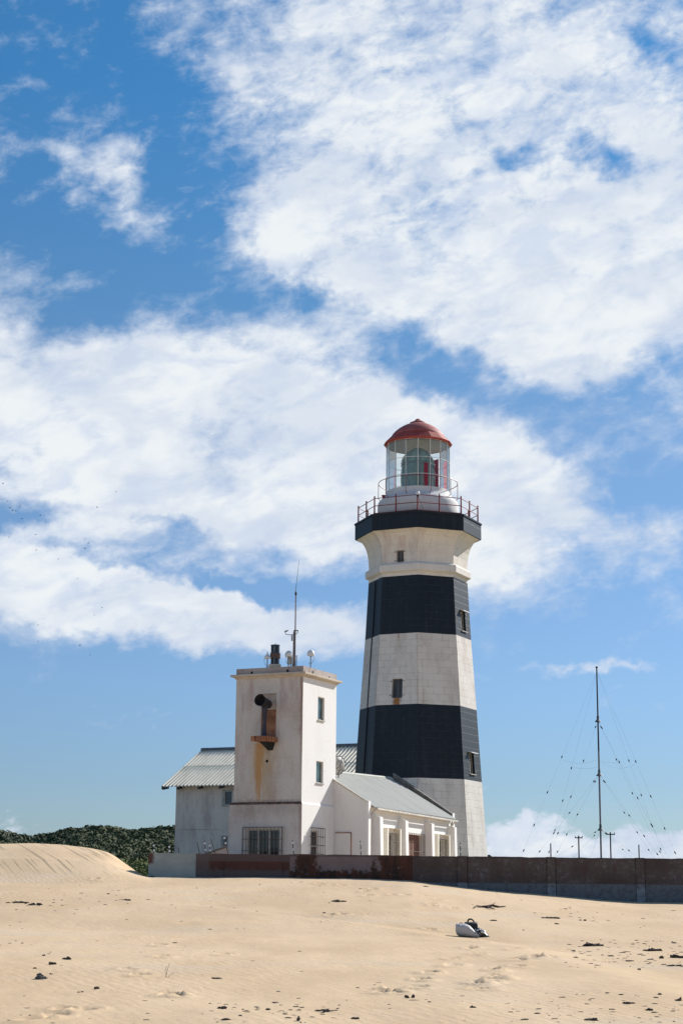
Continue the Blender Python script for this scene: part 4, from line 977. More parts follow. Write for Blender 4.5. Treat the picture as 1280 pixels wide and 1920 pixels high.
gz0 = ag(687,1502.5)[1]; sgl, gz1 = ag(627.5,1463.5); sgr = ag(600,1446)[0]; gsl = (gz1-gz0)/(sgl)
gzr = gz0+gsl*sgr
GPt = lambda s, t_, z: A0+U_*s+V_*t_+Vector((0,0,z))
b = MB(); th = .28
rp_ = [GPt(0,0,GB), GPt(0,0,gz0), GPt(sgr,0,gzr), GPt(sgr,0,GB)]; ru = [(0,GB),(0,gz0),(sgr,gzr),(sgr,GB)]
b.face(rp_, ru); back = [q+FD*th for q in rp_]; b.face(back, ru); b.face([rp_[1], rp_[2], back[2], back[1]]); b.face([rp_[2], rp_[3], back[3], back[2]])
b.face([GPt(0,0,zev), GPt(0,0,gz0), back[1], A0+FD*th+Vector((0,0,zev))], [(0,0),(0,.1),(.2,.1),(.2,0)]); b.build('gable_wall', gwp, AN)
b = MB(); b.path([GPt(.02,-.03,gz0), GPt(sgr,-.03,gzr)], .03, 6); b.build('gable_coping', M['cream'], AN)
b = MB(); b.box(GPt(-.02,-.02,GB)-U_*.0, U_*.12, FD*.3, Vector((0,0,gz0-GB+.02))); b.build('corner_pier', wp, AN)
eN2, eF2, rN2, rF2 = eN, eF, rN, rFq
eN2 = AP(.30,.28,ze0-.04); rN2 = rN+FD*.3
b = MB(); corrugated(b, eN2, eF2, rF2, rN2, .34, .05, vn=6); rfo = b.build('roof', M['roof_annex'], AN, smooth=True, auto=80)
b = MB(); bR = rF2-(eF2-rF2)*.9; bN = rN2-(eN2-rN2)*.9; bR.z = eF2.z; bN.z = eN2.z; corrugated(b, bN, bR, rF2, rN2, .34, .05); b.build('rear_slope', M['roof_annex'], AN, smooth=True, auto=80)
b = MB(); b.tube(rN2+Vector((0,0,.03)), rF2+Vector((0,0,.03)), .07, 8); b.build('ridge_cap', M['roof_annex'], rfo)
b = MB(); b.box(AP(.3,-.02,zev-.16), FD*(s_end-.5), FN*.05, Vector((0,0,.14))); b.build('fascia', wp, AN)
# far parapet climbing the roof edge
pe = at(846.5, 1533.5, eF.y+.05); pt_ = at(736.5, 1457.5, rFq.y+.15); dv = pt_-pe
b = MB(); b.box(pe-Vector((0,0,.42)), dv, FD*.26, Vector((0,0,.58))); 
b.box(pe-Vector((0,0,.42))-FD*.04+Vector((0,0,.58)), dv, FD*.34, Vector((0,0,.06))); b.build('rake_parapet', M['cap'], AN)
b = MB(); b.box(AP(s_end-.2,-.25,GB), FD*.35, FN*.33, Vector((0,0,az_(847,1524.5)[1]-GB))); b.build('end_pier', wp, AN)
b = MB(); b.face([AP(s_end,0,GB), AP(s_end,-3.2,GB), AP(s_end,-3.2,rF2.z-.2), AP(s_end,0,zev)]); b.build('rear_gable', wp, AN)
for (xa, xb, yt) in ((697.5,705,1530.5),(745.8,755.8,1537.5),(795.5,801.8,1543),(838.5,845.5,1550)):
    a = az_(xa, yt)[0]; zt_ = az_(xa, yt)[1]; b = MB(); k = .34
    b.poly([AP(a,0,GB),AP(a+.42,0,GB),AP(a+.42,k+.08,GB),AP(a,k+.08,GB),AP(a,0,zt_+.05),AP(a+.42,0,zt_+.05),AP(a+.42,k,zt_-.03),AP(a,k,zt_-.03)], [(0,3,2,1),(4,5,6,7),(0,1,5,4),(1,2,6,5),(2,3,7,6),(3,0,4,7)],
           [[(0,0)]*4, [(0,zt_)]*4, [(a,GB),(a+.4,GB),(a+.4,zt_),(a,zt_)], [(a,GB),(a+.4,GB),(a+.4,zt_),(a,zt_)], [(a,GB),(a+.4,GB),(a+.4,zt_),(a,zt_)], [(a,GB),(a+.4,GB),(a+.4,zt_),(a,zt_)]])
    b.build('pilaster', wp, AN, bevel=.01)
for h, sur in ((w1, (z5(448,0)[0], z5(0,650)[1])), (w2, (z5(838,0)[0], z5(0,697)[1]))):
    fo = window(AN, A0, FD, FN, h, .16, 2, 0, 'pane', .05)
    g2 = MB(); g2.face([AP(h[0],-.20,h[2]), AP(h[1],-.20,h[2]), AP(h[1],-.20,h[3]), AP(h[0],-.20,h[3])]); g2.build('curtain', M['curtain'], fo)
    b = MB(); zt_ = az_(sur[0]+10, sur[1])[1]; ks = .26; a_ = h[0]-.40; bb_ = h[1]+.25
    b.box(AP(a_,0,GB), FD*.16, FN*ks, Vector((0,0,zt_-GB))); b.box(AP(bb_-.16,0,GB), FD*.16, FN*ks, Vector((0,0,zt_-GB))); b.box(AP(a_+.16,0,h[3]+.22), FD*(bb_-a_-.32), FN*(ks-.01), Vector((0,0,zt_-h[3]-.225)))
    b.build('window_surround', paint('surround_paint'+('2' if h is w2 else ''), (.80,.76,.66), dirt=(.55,.48,.3), dirtamt=.35, smear=.2), fo)
    gq = grille(AN, A0, FD, FN, (h[0]-.02, h[1]+.02, h[2], h[3]+.02), 6, 4, .20, .009)
g2 = MB(); g2.box(AP(dr[0],-.2,dr[2]), FD*(dr[1]-dr[0]), -FN*.04, Vector((0,0,dr[3]-dr[2])))
for k in range(1,6): g2.box(AP(lerp(dr[0],dr[1],k/6),-.2,dr[2]), FD*.03, FN*.012, Vector((0,0,dr[3]-dr[2])))
do = g2.build('door', M['curtain'], AN)
b = MB(); b.tube(AP(dr[0]+.15,-.18,dr[2]+1.3), AP(dr[0]+.15,-.12,dr[2]+1.3), .03, 8); b.build('handle', M['galv'], do)
grille(AN, A0, FD, FN, (dr[0]-.04, dr[1]+.04, dr[2], dr[3]+.04), 9, 2, .07, .011)
for s_ in (.34, s_end-.5):
    b = MB(); b.path([AP(s_,.30,zev-.10), AP(s_,.12,zev-.3), AP(s_,.06,zev-.45), AP(s_,.06,GB)], .035, 8); b.build('downpipe', M['pipe'], AN)
b = MB(); b.box(AP(.32,.29,zev-.13), FD*(s_end-.6), FN*.09, Vector((0,0,.07))); b.build('gutter', M['pipe'], AN)
# blocked doorway in the gable
da, dzt = ag(*z5(118,686)); dbb, _ = ag(*z5(231,686))
b = MB(); b.box(GPt(da,-.03,GB), U_*(dbb-da), V_*.035, Vector((0,0,dzt-GB))); bd = b.build('boarded_doorway', gwp, AN)
b = MB(); b.box(GPt(da,-.05,dzt-.02), U_*(dbb-da+.03), V_*.055, Vector((0,0,.035))); b.box(GPt(dbb,-.04,GB), U_*.025, V_*.045, Vector((0,0,dzt-GB-.02))); b.build('rusty_trim', M['rustpanel'], bd)
# satellite dish
dq = at(633.5, 1435, 71.9); DI = thing('satellite_dish', 'round ribbed satellite dish behind the right edge of the fog signal tower', 'satellite dish', Vector((dq.x, dq.y, dq.z-.55)))
ax = Vector((.62, -.62, -.10)).normalized(); a_ = ax.orthogonal().normalized(); b_ = ax.cross(a_)
b = MB(); vs = []; fs_ = []; n = 28; rr_ = .40
for j in range(7):
    r = rr_*j/6
    for k in range(n): vs.append(dq-ax*(.35*(rr_*rr_-r*r)/rr_)*-1+(a_*math.cos(2*math.pi*k/n)+b_*math.sin(2*math.pi*k/n))*r)
for j in range(6):
    for k in range(n): fs_.append((j*n+k, j*n+(k+1) % n, (j+1)*n+(k+1) % n, (j+1)*n+k))
b.poly(vs, fs_); b.build('reflector', simple('dish_grey', (.50,.47,.42), .5, 0, .2), DI, smooth=True, merge=True)
b = MB()
for k in range(0, n, 4): b.path([dq-ax*(.35*(rr_*rr_-r*r)/rr_)*-1+ax*.012+(a_*math.cos(2*math.pi*k/n)+b_*math.sin(2*math.pi*k/n))*r for r in (.03,.14,.27,.40)], .010, 5)
b.path([dq+ax*.01+(a_*math.cos(2*math.pi*k/24)+b_*math.sin(2*math.pi*k/24))*rr_ for k in range(25)], .014, 5)
b.path([dq+ax*(.35*(rr_*rr_-.05)/rr_+.012)+(a_*math.cos(2*math.pi*k/24)+b_*math.sin(2*math.pi*k/24))*.22 for k in range(25)], .008, 5); b.build('ribs', M['grey_pole'], DI)
b = MB(); b.tube(dq+Vector((.0,.12,-.6)), dq+ax*.14, .03, 8); b.build('mount', M['galv'], DI)

# ------------------------------------------------------------ boundary wall
BW = thing('boundary_wall', 'long low weathered concrete wall with brown, grey and greenish panels along the sand', 'wall', Vector((at(278,1620,YW).x, YW, -.6)))
ztw = at(700, 1603.6, YW).z
def wx(px): return at(px, 1640, YW).x
def panelmat(name, kind):
    m, t, p = newmat(name); uv = t.n('ShaderNodeTexCoord').outputs['UV']; u, v, _ = t.xyz(uv)
    nb = t.noise(uv, .8, 6, .65); nf = t.noise(uv, 7, 7, .7); nv = t.noise(t.map(uv, (4,.5,1)), 1.2, 5, .6)
    if kind == 'green':
        c = t.mix(t.ss(nb, .35, .65), (.42,.44,.40), (.31,.33,.30)); c = t.mix(t.m('MULTIPLY', t.ss(nf, .45, .7), .5), c, (.42,.43,.39))
        uu = t.m('SUBTRACT', u, 0.); pk = t.m('MULTIPLY', t.m('SUBTRACT', 1, t.ss(t.m('ADD', u, t.m('MULTIPLY', nf, .25)), .20+wx(278), .34+wx(278))), t.ss(t.m('ADD', v, t.m('MULTIPLY', nf, .2)), ztw-.26, ztw-.16)); c = t.mix(pk, c, (.12,.055,.04))
    elif kind == 'rust':
        c = t.mix(t.ss(nb, .3, .7), (.085,.030,.020), (.115,.045,.030)); c = t.mix(t.m('MULTIPLY', t.ss(nf, .5, .75), .35), c, (.16,.11,.09))
        top = t.ss(v, ztw-.24, ztw-.20); c = t.mix(t.m('MULTIPLY', top, .8), c, (.12,.085,.075))
        c = t.mix(t.m('MULTIPLY', t.m('SUBTRACT', 1, t.ss(t.m('SUBTRACT', v, t.m('MULTIPLY', nf, .3)), .35, .5)), .6), c, (.13,.12,.12))
        edge = t.m('SUBTRACT', 1, t.ss(t.m('SUBTRACT', u, t.m('MULTIPLY', nf, .25)), wx(367)+.2, wx(367)+.35)); c = t.mix(t.m('MULTIPLY', edge, .6), c, (.14,.11,.10))
    elif kind == 'patch':
        c = t.mix(t.ss(nb, .3, .7), (.25,.185,.17), (.18,.13,.12)); br = t.mix(t.ss(nv, .4, .6), (.10,.035,.018), (.045,.022,.014))
        # areas where the paint has come away
        a = t.m('ADD', u, t.m('MULTIPLY_ADD', t.noise(uv, 2.2, 7, .7), 1.6, -.8)); 
        m1 = t.m('MULTIPLY', t.ss(a, wx(705)-.05, wx(705)+.05), 1.0); m2 = t.m('MULTIPLY', t.ss(a, wx(556), wx(556)+.1), t.m('SUBTRACT', 1, t.ss(a, wx(588), wx(588)+.1)))
        low = t.m('SUBTRACT', 1, t.ss(t.m('SUBTRACT', v, t.m('MULTIPLY_ADD', nf, .7, -.35)), .56, .62))
        c = t.mix(t.m('MAXIMUM', t.m('MAXIMUM', m1, m2), low), c, br)
        c = t.mix(t.m('MULTIPLY', t.ss(t.noise(uv, 9, 8, .75), .60, .66), t.m('SUBTRACT', 1, t.ss(v, .7, .95))), c, (.30,.27,.24))
        c = t.mix(t.m('MULTIPLY', t.ss(v, ztw-.08, ztw-.03), .6), c, (.07,.045,.035))
    else:
        c = t.mix(t.ss(nb, .32, .66), (.082,.054,.044), (.118,.086,.074)); c = t.mix(t.m('MULTIPLY', t.ss(nv, .5, .75), .5), c, (.10,.042,.030))
        c = t.mix(t.m('MULTIPLY', t.m('MULTIPLY', t.ss(nf, .50, .66), t.ss(nb, .42, .58)), .75), c, (.22,.20,.19))
        c = t.mix(t.m('MULTIPLY', t.ss(v, ztw-.12, ztw), .5), c, (.05,.043,.040))
        zsk = at(1100, 1657.5, YW).z
        sk = t.m('SUBTRACT', 1, t.ss(t.m('SUBTRACT', v, t.m('MULTIPLY_ADD', nf, .03, -.015)), zsk-.015, zsk+.015))
        c = t.mix(sk, c, t.mix(t.ss(nf, .4, .7), (.155,.165,.175) if kind != 'pier' else (.26,.28,.30), (.10,.095,.095)))
    t.put(p.inputs['Base Color'], c); p.inputs['Roughness'].default_value = .92; t.put(p.inputs['Normal'], t.bump(nf, .5, .03)); return m
PM = {k: panelmat('wall_'+k, k) for k in ('green','rust','patch','dark','pier')}
# (px0, px1, kind, forward step)
segs = [(278,367,'green',0),(367,543,'rust',.02),(543,773,'patch',.03),(773,857,'dark',.05),(857,875,'pier',.09),(875,1024.5,'dark',.05),(1024.5,1040,'pier',.09),(1040,1191,'dark',.05),(1191,1207,'pier',.09),(1207,1360,'dark',.05),(1360,1376,'pier',.09),(1376,1530,'dark',.05)]
for i, (a, b_, k, st) in enumerate(segs):
    mb = MB(); x0, x1 = wx(a), wx(b_)
    dz_ = {'green':-.0,'rust':.0,'patch':.005,'dark':-.01,'pier':.0}[k]
    zt_ = ztw+dz_ ; y0 = YW-st
    nseg = max(1, int((x1-x0)/.25)); vs = []; rr = random.Random(i)
    for j in range(nseg+1):
        x = lerp(x0, x1, j/nseg); zz = zt_+(rr.uniform(-.012,.010) if 0 < j < nseg else 0)
        vs += [(x,y0,-1),(x,y0,zz),(x,YW+.22,zz),(x,YW+.22,-1)]
    fsx = []; uvs = []
    for j in range(nseg):
        o = 4*j; 
        for q in ((0,4,5,1),(1,5,6,2),(2,6,7,3)): fsx.append(tuple(o+c_ for c_ in q)); uvs.append([(vs[o+c_][0], vs[o+c_][2]+(vs[o+c_][1]-y0)) for c_ in q])
    fsx += [(0,1,2,3), (4*nseg,4*nseg+1,4*nseg+2,4*nseg+3)]; uvs += [[(x0+vs[c_][1]-y0,vs[c_][2]) for c_ in (0,1,2,3)], [(x1+vs[c_][1]-y0,vs[c_][2]) for c_ in (0,1,2,3)]]
    mb.poly(vs, fsx, uvs); mb.build('pier' if k == 'pier' else 'wall_panel', PM[k], BW)
# side return of the wall running back
mb = MB(); mb.box((wx(278), YW+.22, -1), (.22,0,0), (-2,26,0), (0,0,ztw+1)); mb.build('return_wall', PM['green'], BW)
for (px, w_) in ((420,.012),(530,.012),(857,.016),(875.5,.016),(1024,.02),(1040.3,.016),(1190.6,.022),(1207.3,.016)):
    mb = MB(); pj = .024 if px < 800 else .056; mb.box((wx(px), YW-pj-(.0 if px < 800 else .001), -.5), (w_,0,0), (0,.01,0), (0,0,ztw+.5-(.22 if px < 800 else .03))); mb.build('panel_joint', M['hole'], BW)
# stakes of the old electric fence
def stake(x0, y0, x1, y1, label, ins=True, d=YW+.35):
    p1 = at(x1, y1, d); p0 = at(x0, y0, d); base = p1-(p0-p1).normalized()*.3
    T = thing('fence_stake', label, 'fence stake', base, 'old electric fence stakes behind the wall')
    b = MB(); b.tube(base, p0, .014, 6); b.build('rod', M['black_metal'], T)
    if ins:
        n = max(2, int((p0-p1).length/.17))
        for k in range(n):
            b = MB(); q = lerp(p1, p0, (k+.6)/n); b.tube(q-Vector((0,.0,.025)), q+Vector((0,0,.03)), .028, 6)
            b.build('insulator', M['white_metal'], T)
S4 = lambda a, b_, c_, d_, l, ins=True: stake(*z4(a,b_), *z4(c_,d_), l, ins)
S4(28,680,32,742,'white beaded fence stake above the brown patch at the left wall end'); S4(126,690,130,742,'beaded fence stake between the left wall end and the house corner')
S4(185,705,190,745,'very short black fence stake just right of the house corner',False); S4(302,670,318,745,'leaning plain black stake, first of the cluster over the grey and brown wall joint',False)
S4(348,662,358,745,'black and white fence stake, second of the cluster over the wall joint'); S4(380,680,386,742,'short white beaded stake, third of the cluster over the wall joint')
S4(390,648,412,725,'longest leaning black stake, beside the small sloping concrete wedge',False); S4(472,632,486,697,'beaded stake leaning in front of the small lower house window')
S4(903,658,911,742,'beaded fence stake just right of the big barred tower window')
stake(*z5(301,745), *z5(306,850), 'beaded fence stake in front of the annex gable, right of its boarded doorway'); stake(*z5(1049,760), *z5(1052,858), 'beaded fence stake in front of the white lighthouse base')
# small sloping concrete wedge behind the wall
a = at(*z4(365,745), 66.5); b_ = at(*z4(492,702), 66.5); c_ = at(*z4(492,790), 66.5)
mb = MB(); v3 = Vector((0,.9,0)); mb.poly([a, b_, Vector((b_.x,b_.y,-.6)), Vector((a.x,a.y,-.6)), a+v3, b_+v3, Vector((b_.x,b_.y,-.6))+v3, Vector((a.x,a.y,-.6))+v3], [(0,1,2,3),(4,5,6,7),(0,1,5,4),(1,2,6,5),(3,0,4,7)])
wd_ = thing('sloping_outhouse', 'low outhouse top sloping up beside the tower base behind the wall', 'outhouse', Vector((a.x, a.y, -.6)))
mb.build('wall', paint('wedge_wall', (.42,.36,.33), dirtamt=.5, pink=.4), wd_)
mb = MB(); mb.box(a+Vector((-.06,-.06,.003)), (b_-a)*1.02, v3*1.1, Vector((0,0,.045))); mb.build('coping', M['cap'], wd_)

# ------------------------------------------------------------ radio mast and poles
DM = 150.0; mb0 = at(1124.5, 1640, DM); mtop = at(*z6(733,100), DM)
mx_ = (mb0.x+mtop.x)/2; MBASE = Vector((mtop.x, DM, -2.5))
RM = thing('radio_mast', 'tall thin guyed radio mast behind the wall at the right', 'mast', MBASE)
rm_h = mtop.z
b = MB(); b.tube(MBASE, (MBASE.x,DM,rm_h*.62), .085, 8, .075); b.build('lower_pole', simple('mast_grey_pink', (.30,.24,.24), .6, 0, .15, 1), RM, smooth=True)
b = MB(); b.tube((MBASE.x,DM,rm_h*.62), (MBASE.x,DM,rm_h), .075, 8, .06); b.tube((MBASE.x,DM,rm_h-.12), (MBASE.x,DM,rm_h), .11, 8); b.build('upper_pole', simple('mast_dark', (.045,.04,.055), .6), RM, smooth=True)
for yy in (435, 775, 1120):
    z = at(*z6(745,yy), DM).z; b = MB(); b.tube((MBASE.x,DM,z-.22), (MBASE.x,DM,z+.06), .30, 8, .07); b.tube((MBASE.x,DM,z-.12), (MBASE.x,DM,z+.32), .11, 8); b.build('guy_collar', M['grey_pole'], RM)
def anch(pa, pb, D): # extend the wire down to the ground
    return pa, pb
wires = [((722,130),(250,1318),144,[(514,690),(424,912),(340,1112),(270,1265)]), ((722,140),(420,1318),158,[(591,733),(534,940),(476,1130),(430,1270)]),
 ((740,440),(430,1318),146,[(725,483),(654,704),(574,932),(489,1158)]), ((748,780),(335,1318),144,[(712,826),(572,1031),(473,1158),(373,1270)]), ((748,780),(460,1318),157,[(722,826),(621,1030),(554,1157),(490,1268)]),
 ((752,1125),(450,1318),146,[(709,1147),(569,1238)]), ((752,1125),(575,1318),156,[(717,1166)]), ((754,1125),(690,1318),160,[(810,1200)][:0]),
 ((742,130),(1160,1318),156,[(921,690),(998,908),(1076,1106),(1140,1252)]), ((742,130),(1246,1318),145,[(975,717),(1068,935),(1158,1132),(1229,1278)]),
 ((744,440),(1155,1318),157,[(768,481),(850,683),(945,894),(1133,1268)]), ((744,440),(1190,1318),146,[(773,490),(878,711),(998,940),(1076,1106)]),
 ((750,780),(1100,1318),157,[(780,822),(893,1018),(974,1143),(1053,1256)]), ((750,780),(1140,1318),145,[(788,831),(926,1047),(1020,1175),(1115,1286)]),
 ((754,1125),(965,1318),156,[(790,1152),(896,1254)]), ((754,1125),(1010,1318),146,[(800,1158),(938,1263)])]
for (pa, pb, D, ins) in wires:
    A_ = Vector((MBASE.x, DM, at(*z6(*pa), DM).z)); B_ = at(*z6(*pb), D); L_ = B_-A_; B2 = B_+L_*((B_.z+2.0)/max(.5, -(L_.z)))*1.0 if L_.z < 0 else B_
    b = MB(); b.tube(A_, B2, .0045, 4); wo_ = b.build('guy_wire', M['wire'], RM)
    for (ix, iy) in ins:
        t_ = (iy-pa[1])/(pb[1]-pa[1]); q = lerp(A_, B_, t_); b = MB(); dd = L_.normalized(); b.tube(q-dd*.13, q, .025, 6, .058); b.tube(q, q+dd*.13, .058, 6, .025); b.build('insulator', M['insul'], wo_)
for (x0, y0, x1, y1, sag) in ((514,690,740,688,22),(591,738,740,735,8),(745,700,878,711,0),(770,708,975,717,30)):
    b = MB(); pts = [at(*z6(lerp(x0,x1,k/10), lerp(y0,y1,k/10)+sag*4*(k/10)*(1-k/10)), 149) for k in range(11)]; b.path(pts, .0045, 4); b.build('aerial_wire', M['wire'], RM)
def pole(x, ytop, D, arm, label, mat='black_metal', r=.09):
    q = at(x, ytop, D); T = thing('utility_pole', label, 'pole', Vector((q.x, D, -3)), None)
    b = MB(); b.tube((q.x,D,-3), q, r*1.2, 8, r); b.build('post', M[mat], T, smooth=True)
    if arm:
        za = at(x, ytop+4.2, D).z; hw = arm*D/F; b = MB(); b.box((q.x-hw, D-.16, za-.07), (2*hw,0,0), (0,.14,0), (0,0,.16)); b.build('crossarm', M[mat], T)
        for k in (-.93, -.05, .93):
            b = MB(); b.tube((q.x+hw*k, D-.1, za+.06), (q.x+hw*k, D-.1, za+.30), .055, 6); b.build('insulator', M['insul'], T)
pole(z6(619,0)[0], z6(0,1168)[1], 260, 7, 'utility pole with a crossarm, just left of the tall radio mast', r=.10)
pole(z6(819,0)[0], z6(0,1146)[1], 260, 8.2, 'utility pole with a crossarm, just right of the tall radio mast', r=.10)
def post(x, ytop, D, label, mat):
    q = at(x, ytop, D); b = MB(); b.tube((q.x,D,-2.5), q, .06, 8, .055); tag(b.build('guy_anchor_post', M[mat], None, smooth=True), label, 'post')
post(z6(443,0)[0], z6(0,1217)[1], 152, 'plain short brown post left of both utility poles, behind the wall', 'pinkpole')
post(z6(999,0)[0], z6(0,1225)[1], 152, 'plain short pale post right of both utility poles, behind the wall', 'grey_pole')

# ------------------------------------------------------------ bags on the sand
gB = ground_at(884, 1757); YB = gB.y; kx = YB/F
def bp(px, py, dy=0.): return at(px, py, YB+dy)
# white sack
SK = thing('white_sack', 'bulging white plastic sack slumped on the sand in front of the black case', 'sack', ground_at(875,1757))
me_v = []; nU, nV = 26, 14
prof_t = [(853.5,1733,1748),(856,1731.5,1753),(860,1731.2,1755),(866,1731.2,1755.6),(872,1731.6,1756),(878,1734.5,1756.6),(882,1737.5,1757),(886,1741,1757.4),(889,1745,1757.6),(891.5,1744.8,1757.6),(894,1748,1757.8),(896,1752.5,1757.8),(898,1753,1757.8)]
b = MB(); vs = []
for (x, yt, yb) in prof_t:
    top = bp(x, yt); bot = bp(x, yb); cz = (top.z+bot.z)/2; hz2 = (top.z-bot.z)/2; dp = min(.14, .05+hz2*.8)
    for k in range(16):
        a = 2*math.pi*k/16; sq = lambda v_: math.copysign(abs(v_)**.75, v_)
        fold = 1+.10*mnoise.noise(Vector((x*.25, a*1.4, 0)))+(.05+.14*sst(880,892,x))*mnoise.noise(Vector((x*.8, a*3, 2)))
        vs.append(Vector((top.x, YB-sq(math.cos(a))*dp*fold, cz+sq(math.sin(a))*hz2*fold)))
n_ = len(prof_t); fs_ = [(i*16+k, i*16+(k+1) % 16, (i+1)*16+(k+1) % 16, (i+1)*16+k) for i in range(n_-1) for k in range(16)]+[tuple(range(16)), tuple(range((n_-1)*16, n_*16))]
b.poly(vs, fs_); o = b.build('body', M['sack'], SK, smooth=True, auto=70)
md = o.modifiers.new('sub', 'SUBSURF'); md.levels = 2; md.render_levels = 2
tx = bpy.data.textures.new('creases', 'CLOUDS'); tx.noise_scale = .06; dmm = o.modifiers.new('creases', 'DISPLACE'); dmm.texture = tx; dmm.strength = .022; dmm.mid_level = .5
b = MB(); b.path([bp(861,1731.5,-.03), bp(862.5,1730.2,-.03), bp(865,1730.4,-.03), bp(867,1731.8,-.03)], .008, 6); b.build('drawstring', M['galv'], SK)
# black case
CS = thing('black_case', 'boxy black case with a top handle standing behind the white sack', 'case', ground_at(884,1752))
y_ = .17
q0 = bp(872,1729.5,y_); q1 = bp(895,1731,y_); bz = gB.z-.01
b = MB(); b.poly([Vector((q0.x,YB+.05,bz)), Vector((q1.x,YB+.03,bz)), Vector((q1.x+.01,YB+.23,bz)), Vector((q0.x,YB+.25,bz)), Vector((q0.x-.03,YB+.05,bp(870,1730.4).z)), Vector((q1.x-.01,YB+.04,bp(894,1731.8).z)), Vector((q1.x,YB+.22,bp(894,1728.6,.2).z)), Vector((q0.x-.02,YB+.24,bp(870,1728.0,.2).z))], [(0,3,2,1),(4,5,6,7),(0,1,5,4),(1,2,6,5),(2,3,7,6),(3,0,4,7)])
b.build('body', M['case'], CS, bevel=.025)
b = MB(); b.path([bp(876.5,1729,.12), bp(876.8,1725.5,.12), bp(879,1723.6,.12), bp(882.5,1723.4,.12), bp(886,1725.0,.12), bp(888.5,1729,.12)], .017, 8); b.build('handle', M['case'], CS, smooth=True)
b = MB(); b.path([bp(890,1742,-.03), bp(895.5,1747,-.05), bp(901,1753.5,-.07)], .007, 6); b.build('strap', M['silver'], CS)
# shiny bag
SB = thing('glossy_backpack', 'small glossy black backpack with silver panels lying right of the white sack', 'bag', ground_at(905,1758))
b = MB(); pr_ = [(891,1741,1752),(895,1738.8,1757),(899,1739.5,1758),(904,1743,1758.4),(909,1748,1758.6),(913,1752,1758.8),(916.5,1755.5,1758.8)]; vs = []
for (x, yt, yb) in pr_:
    top = bp(x, yt); bot = bp(x, yb); cz = (top.z+bot.z)/2; h_ = (top.z-bot.z)/2
    for k in range(14):
        a = 2*math.pi*k/14; fl = 1+.12*mnoise.noise(Vector((x*.3, a*1.5, 4))); vs.append(Vector((top.x, YB+.04-math.cos(a)*(.04+h_*.7)*fl, cz+math.sin(a)*h_*fl)))
n_ = len(pr_); b.poly(vs, [(i*14+k, i*14+(k+1) % 14, (i+1)*14+(k+1) % 14, (i+1)*14+k) for i in range(n_-1) for k in range(14)]+[tuple(range(14)), tuple(range((n_-1)*14, n_*14))])
o = b.build('body', M['shine'], SB, smooth=True, auto=80); md = o.modifiers.new('sub','SUBSURF'); md.levels = 2; md.render_levels = 2
b = MB(); b.ball(bp(904.5,1747,-.10), .04, (1.3,.7,.8), 12, 8); b.ball(bp(898.5,1742.5,-.09), .022, (1.2,.8,.8), 10, 6); b.ball(bp(895,1744,-.09), .017, (1,.8,1.4), 10, 6); b.build('silver_panel', M['silver'], SB, smooth=True)
b = MB(); cq = bp(914,1756,-.05); b.path([cq+Vector((.03*math.cos(a), 0, .028*math.sin(a))) for a in [2*math.pi*k/12 for k in range(13)]], .006, 5); b.build('buckle', M['galv'], SB)

# ------------------------------------------------------------ things lying on the sand
def lump(mb, c, sx_, sy_, sz_, seed, nu=10, nv=6):
    f = lambda d: 1+.65*mnoise.noise(d*1.9+Vector((seed,0,0)))+.45*mnoise.noise(d*4.5+Vector((seed,3,0)))
    mb.ball(c, 1, (sx_, sy_, sz_), nu, nv, f)
def clump(px, py, wpx, hpx, label, mat='kelp', cat='seaweed', name='seaweed_clump', grp='dark clumps lying on the sand', n=4, seed=0):
    g = ground_at(px, py); k = g.y/F; rr = random.Random(seed); T = MB()
    for i in range(n):
        dx = rr.uniform(-.5,.5)*wpx*k*.8; s_ = rr.uniform(.35,.6)
        lump(T, g+Vector((dx, rr.uniform(-.05,.05), hpx*k*.1)), wpx*k*.42*s_, wpx*k*.3*s_, hpx*k*.75*rr.uniform(.5,1)*(1-abs(dx)/(wpx*k)), seed+i*7.7, 14, 9)
    o = T.build(name, M[mat], None); tag(o, label, cat, grp)
    return o
o = clump(71, 1836, 30, 12, 'largest grey stone at the far left of the sand, half buried', 'rock', 'stone', 'half_buried_stone', None, 3, 5)
clump(128, 1799, 20, 7, 'flat dark clump, uppermost of the three at the left', seed=11)
clump(98, 1809, 13, 9, 'pointed dark clump between the flat clump and the grey stone', seed=23, n=3)
clump(64, 1817, 12, 4, 'small dark clump just above the grey stone', seed=33, n=2)
clump(93, 1827.5, 14, 3, 'thin dark clump just right of the grey stone', seed=37, n=2)
clump(84, 1792, 8, 4, 'tiny pair of dark clumps above the pointed clump', seed=39, n=2)
clump(181, 1855, 13, 6, 'brown clump in the lower left, right of the grey stone', seed=41, n=3)
clump(153, 1860.5, 12, 3, 'thin dark streak of weed in the lower left', seed=43, n=2)
clump(420, 1891, 22, 5, 'dark clump near the bottom edge, left of the middle', seed=47, n=4)
clump(500, 1894, 12, 4, 'dark clump near the bottom edge left of the weathered stump bits', seed=53, n=3)
clump(605, 1897, 30, 6, 'wide broken dark clump at the bottom middle', seed=59, n=5)
clump(560, 1914, 10, 12, 'grey upright stub at the very bottom middle', 'rock', 'stone', 'stone_stub', None, 3, 61)
clump(768, 1871, 17, 9, 'pointed dark clump alone in the lower middle right', seed=67, n=3)
clump(885, 1889, 13, 5, 'small dark clump right of the pointed clump, low middle right', seed=71, n=2)
clump(668, 1911, 20, 6, 'dark clump at the bottom edge below the footprints', seed=73, n=3)
clump(1110, 1774, 36, 8, 'wide dark clump at the left of the debris field on the right', seed=79, n=6)
clump(1075, 1784, 12, 4, 'small dark clump left of the debris field', seed=83, n=2)
clump(1225, 1783, 34, 6, 'long dark clump in the middle of the debris field', seed=89, n=6)
clump(1268, 1796, 26, 9, 'thick dark clump at the right edge in the debris field', seed=97, n=5)
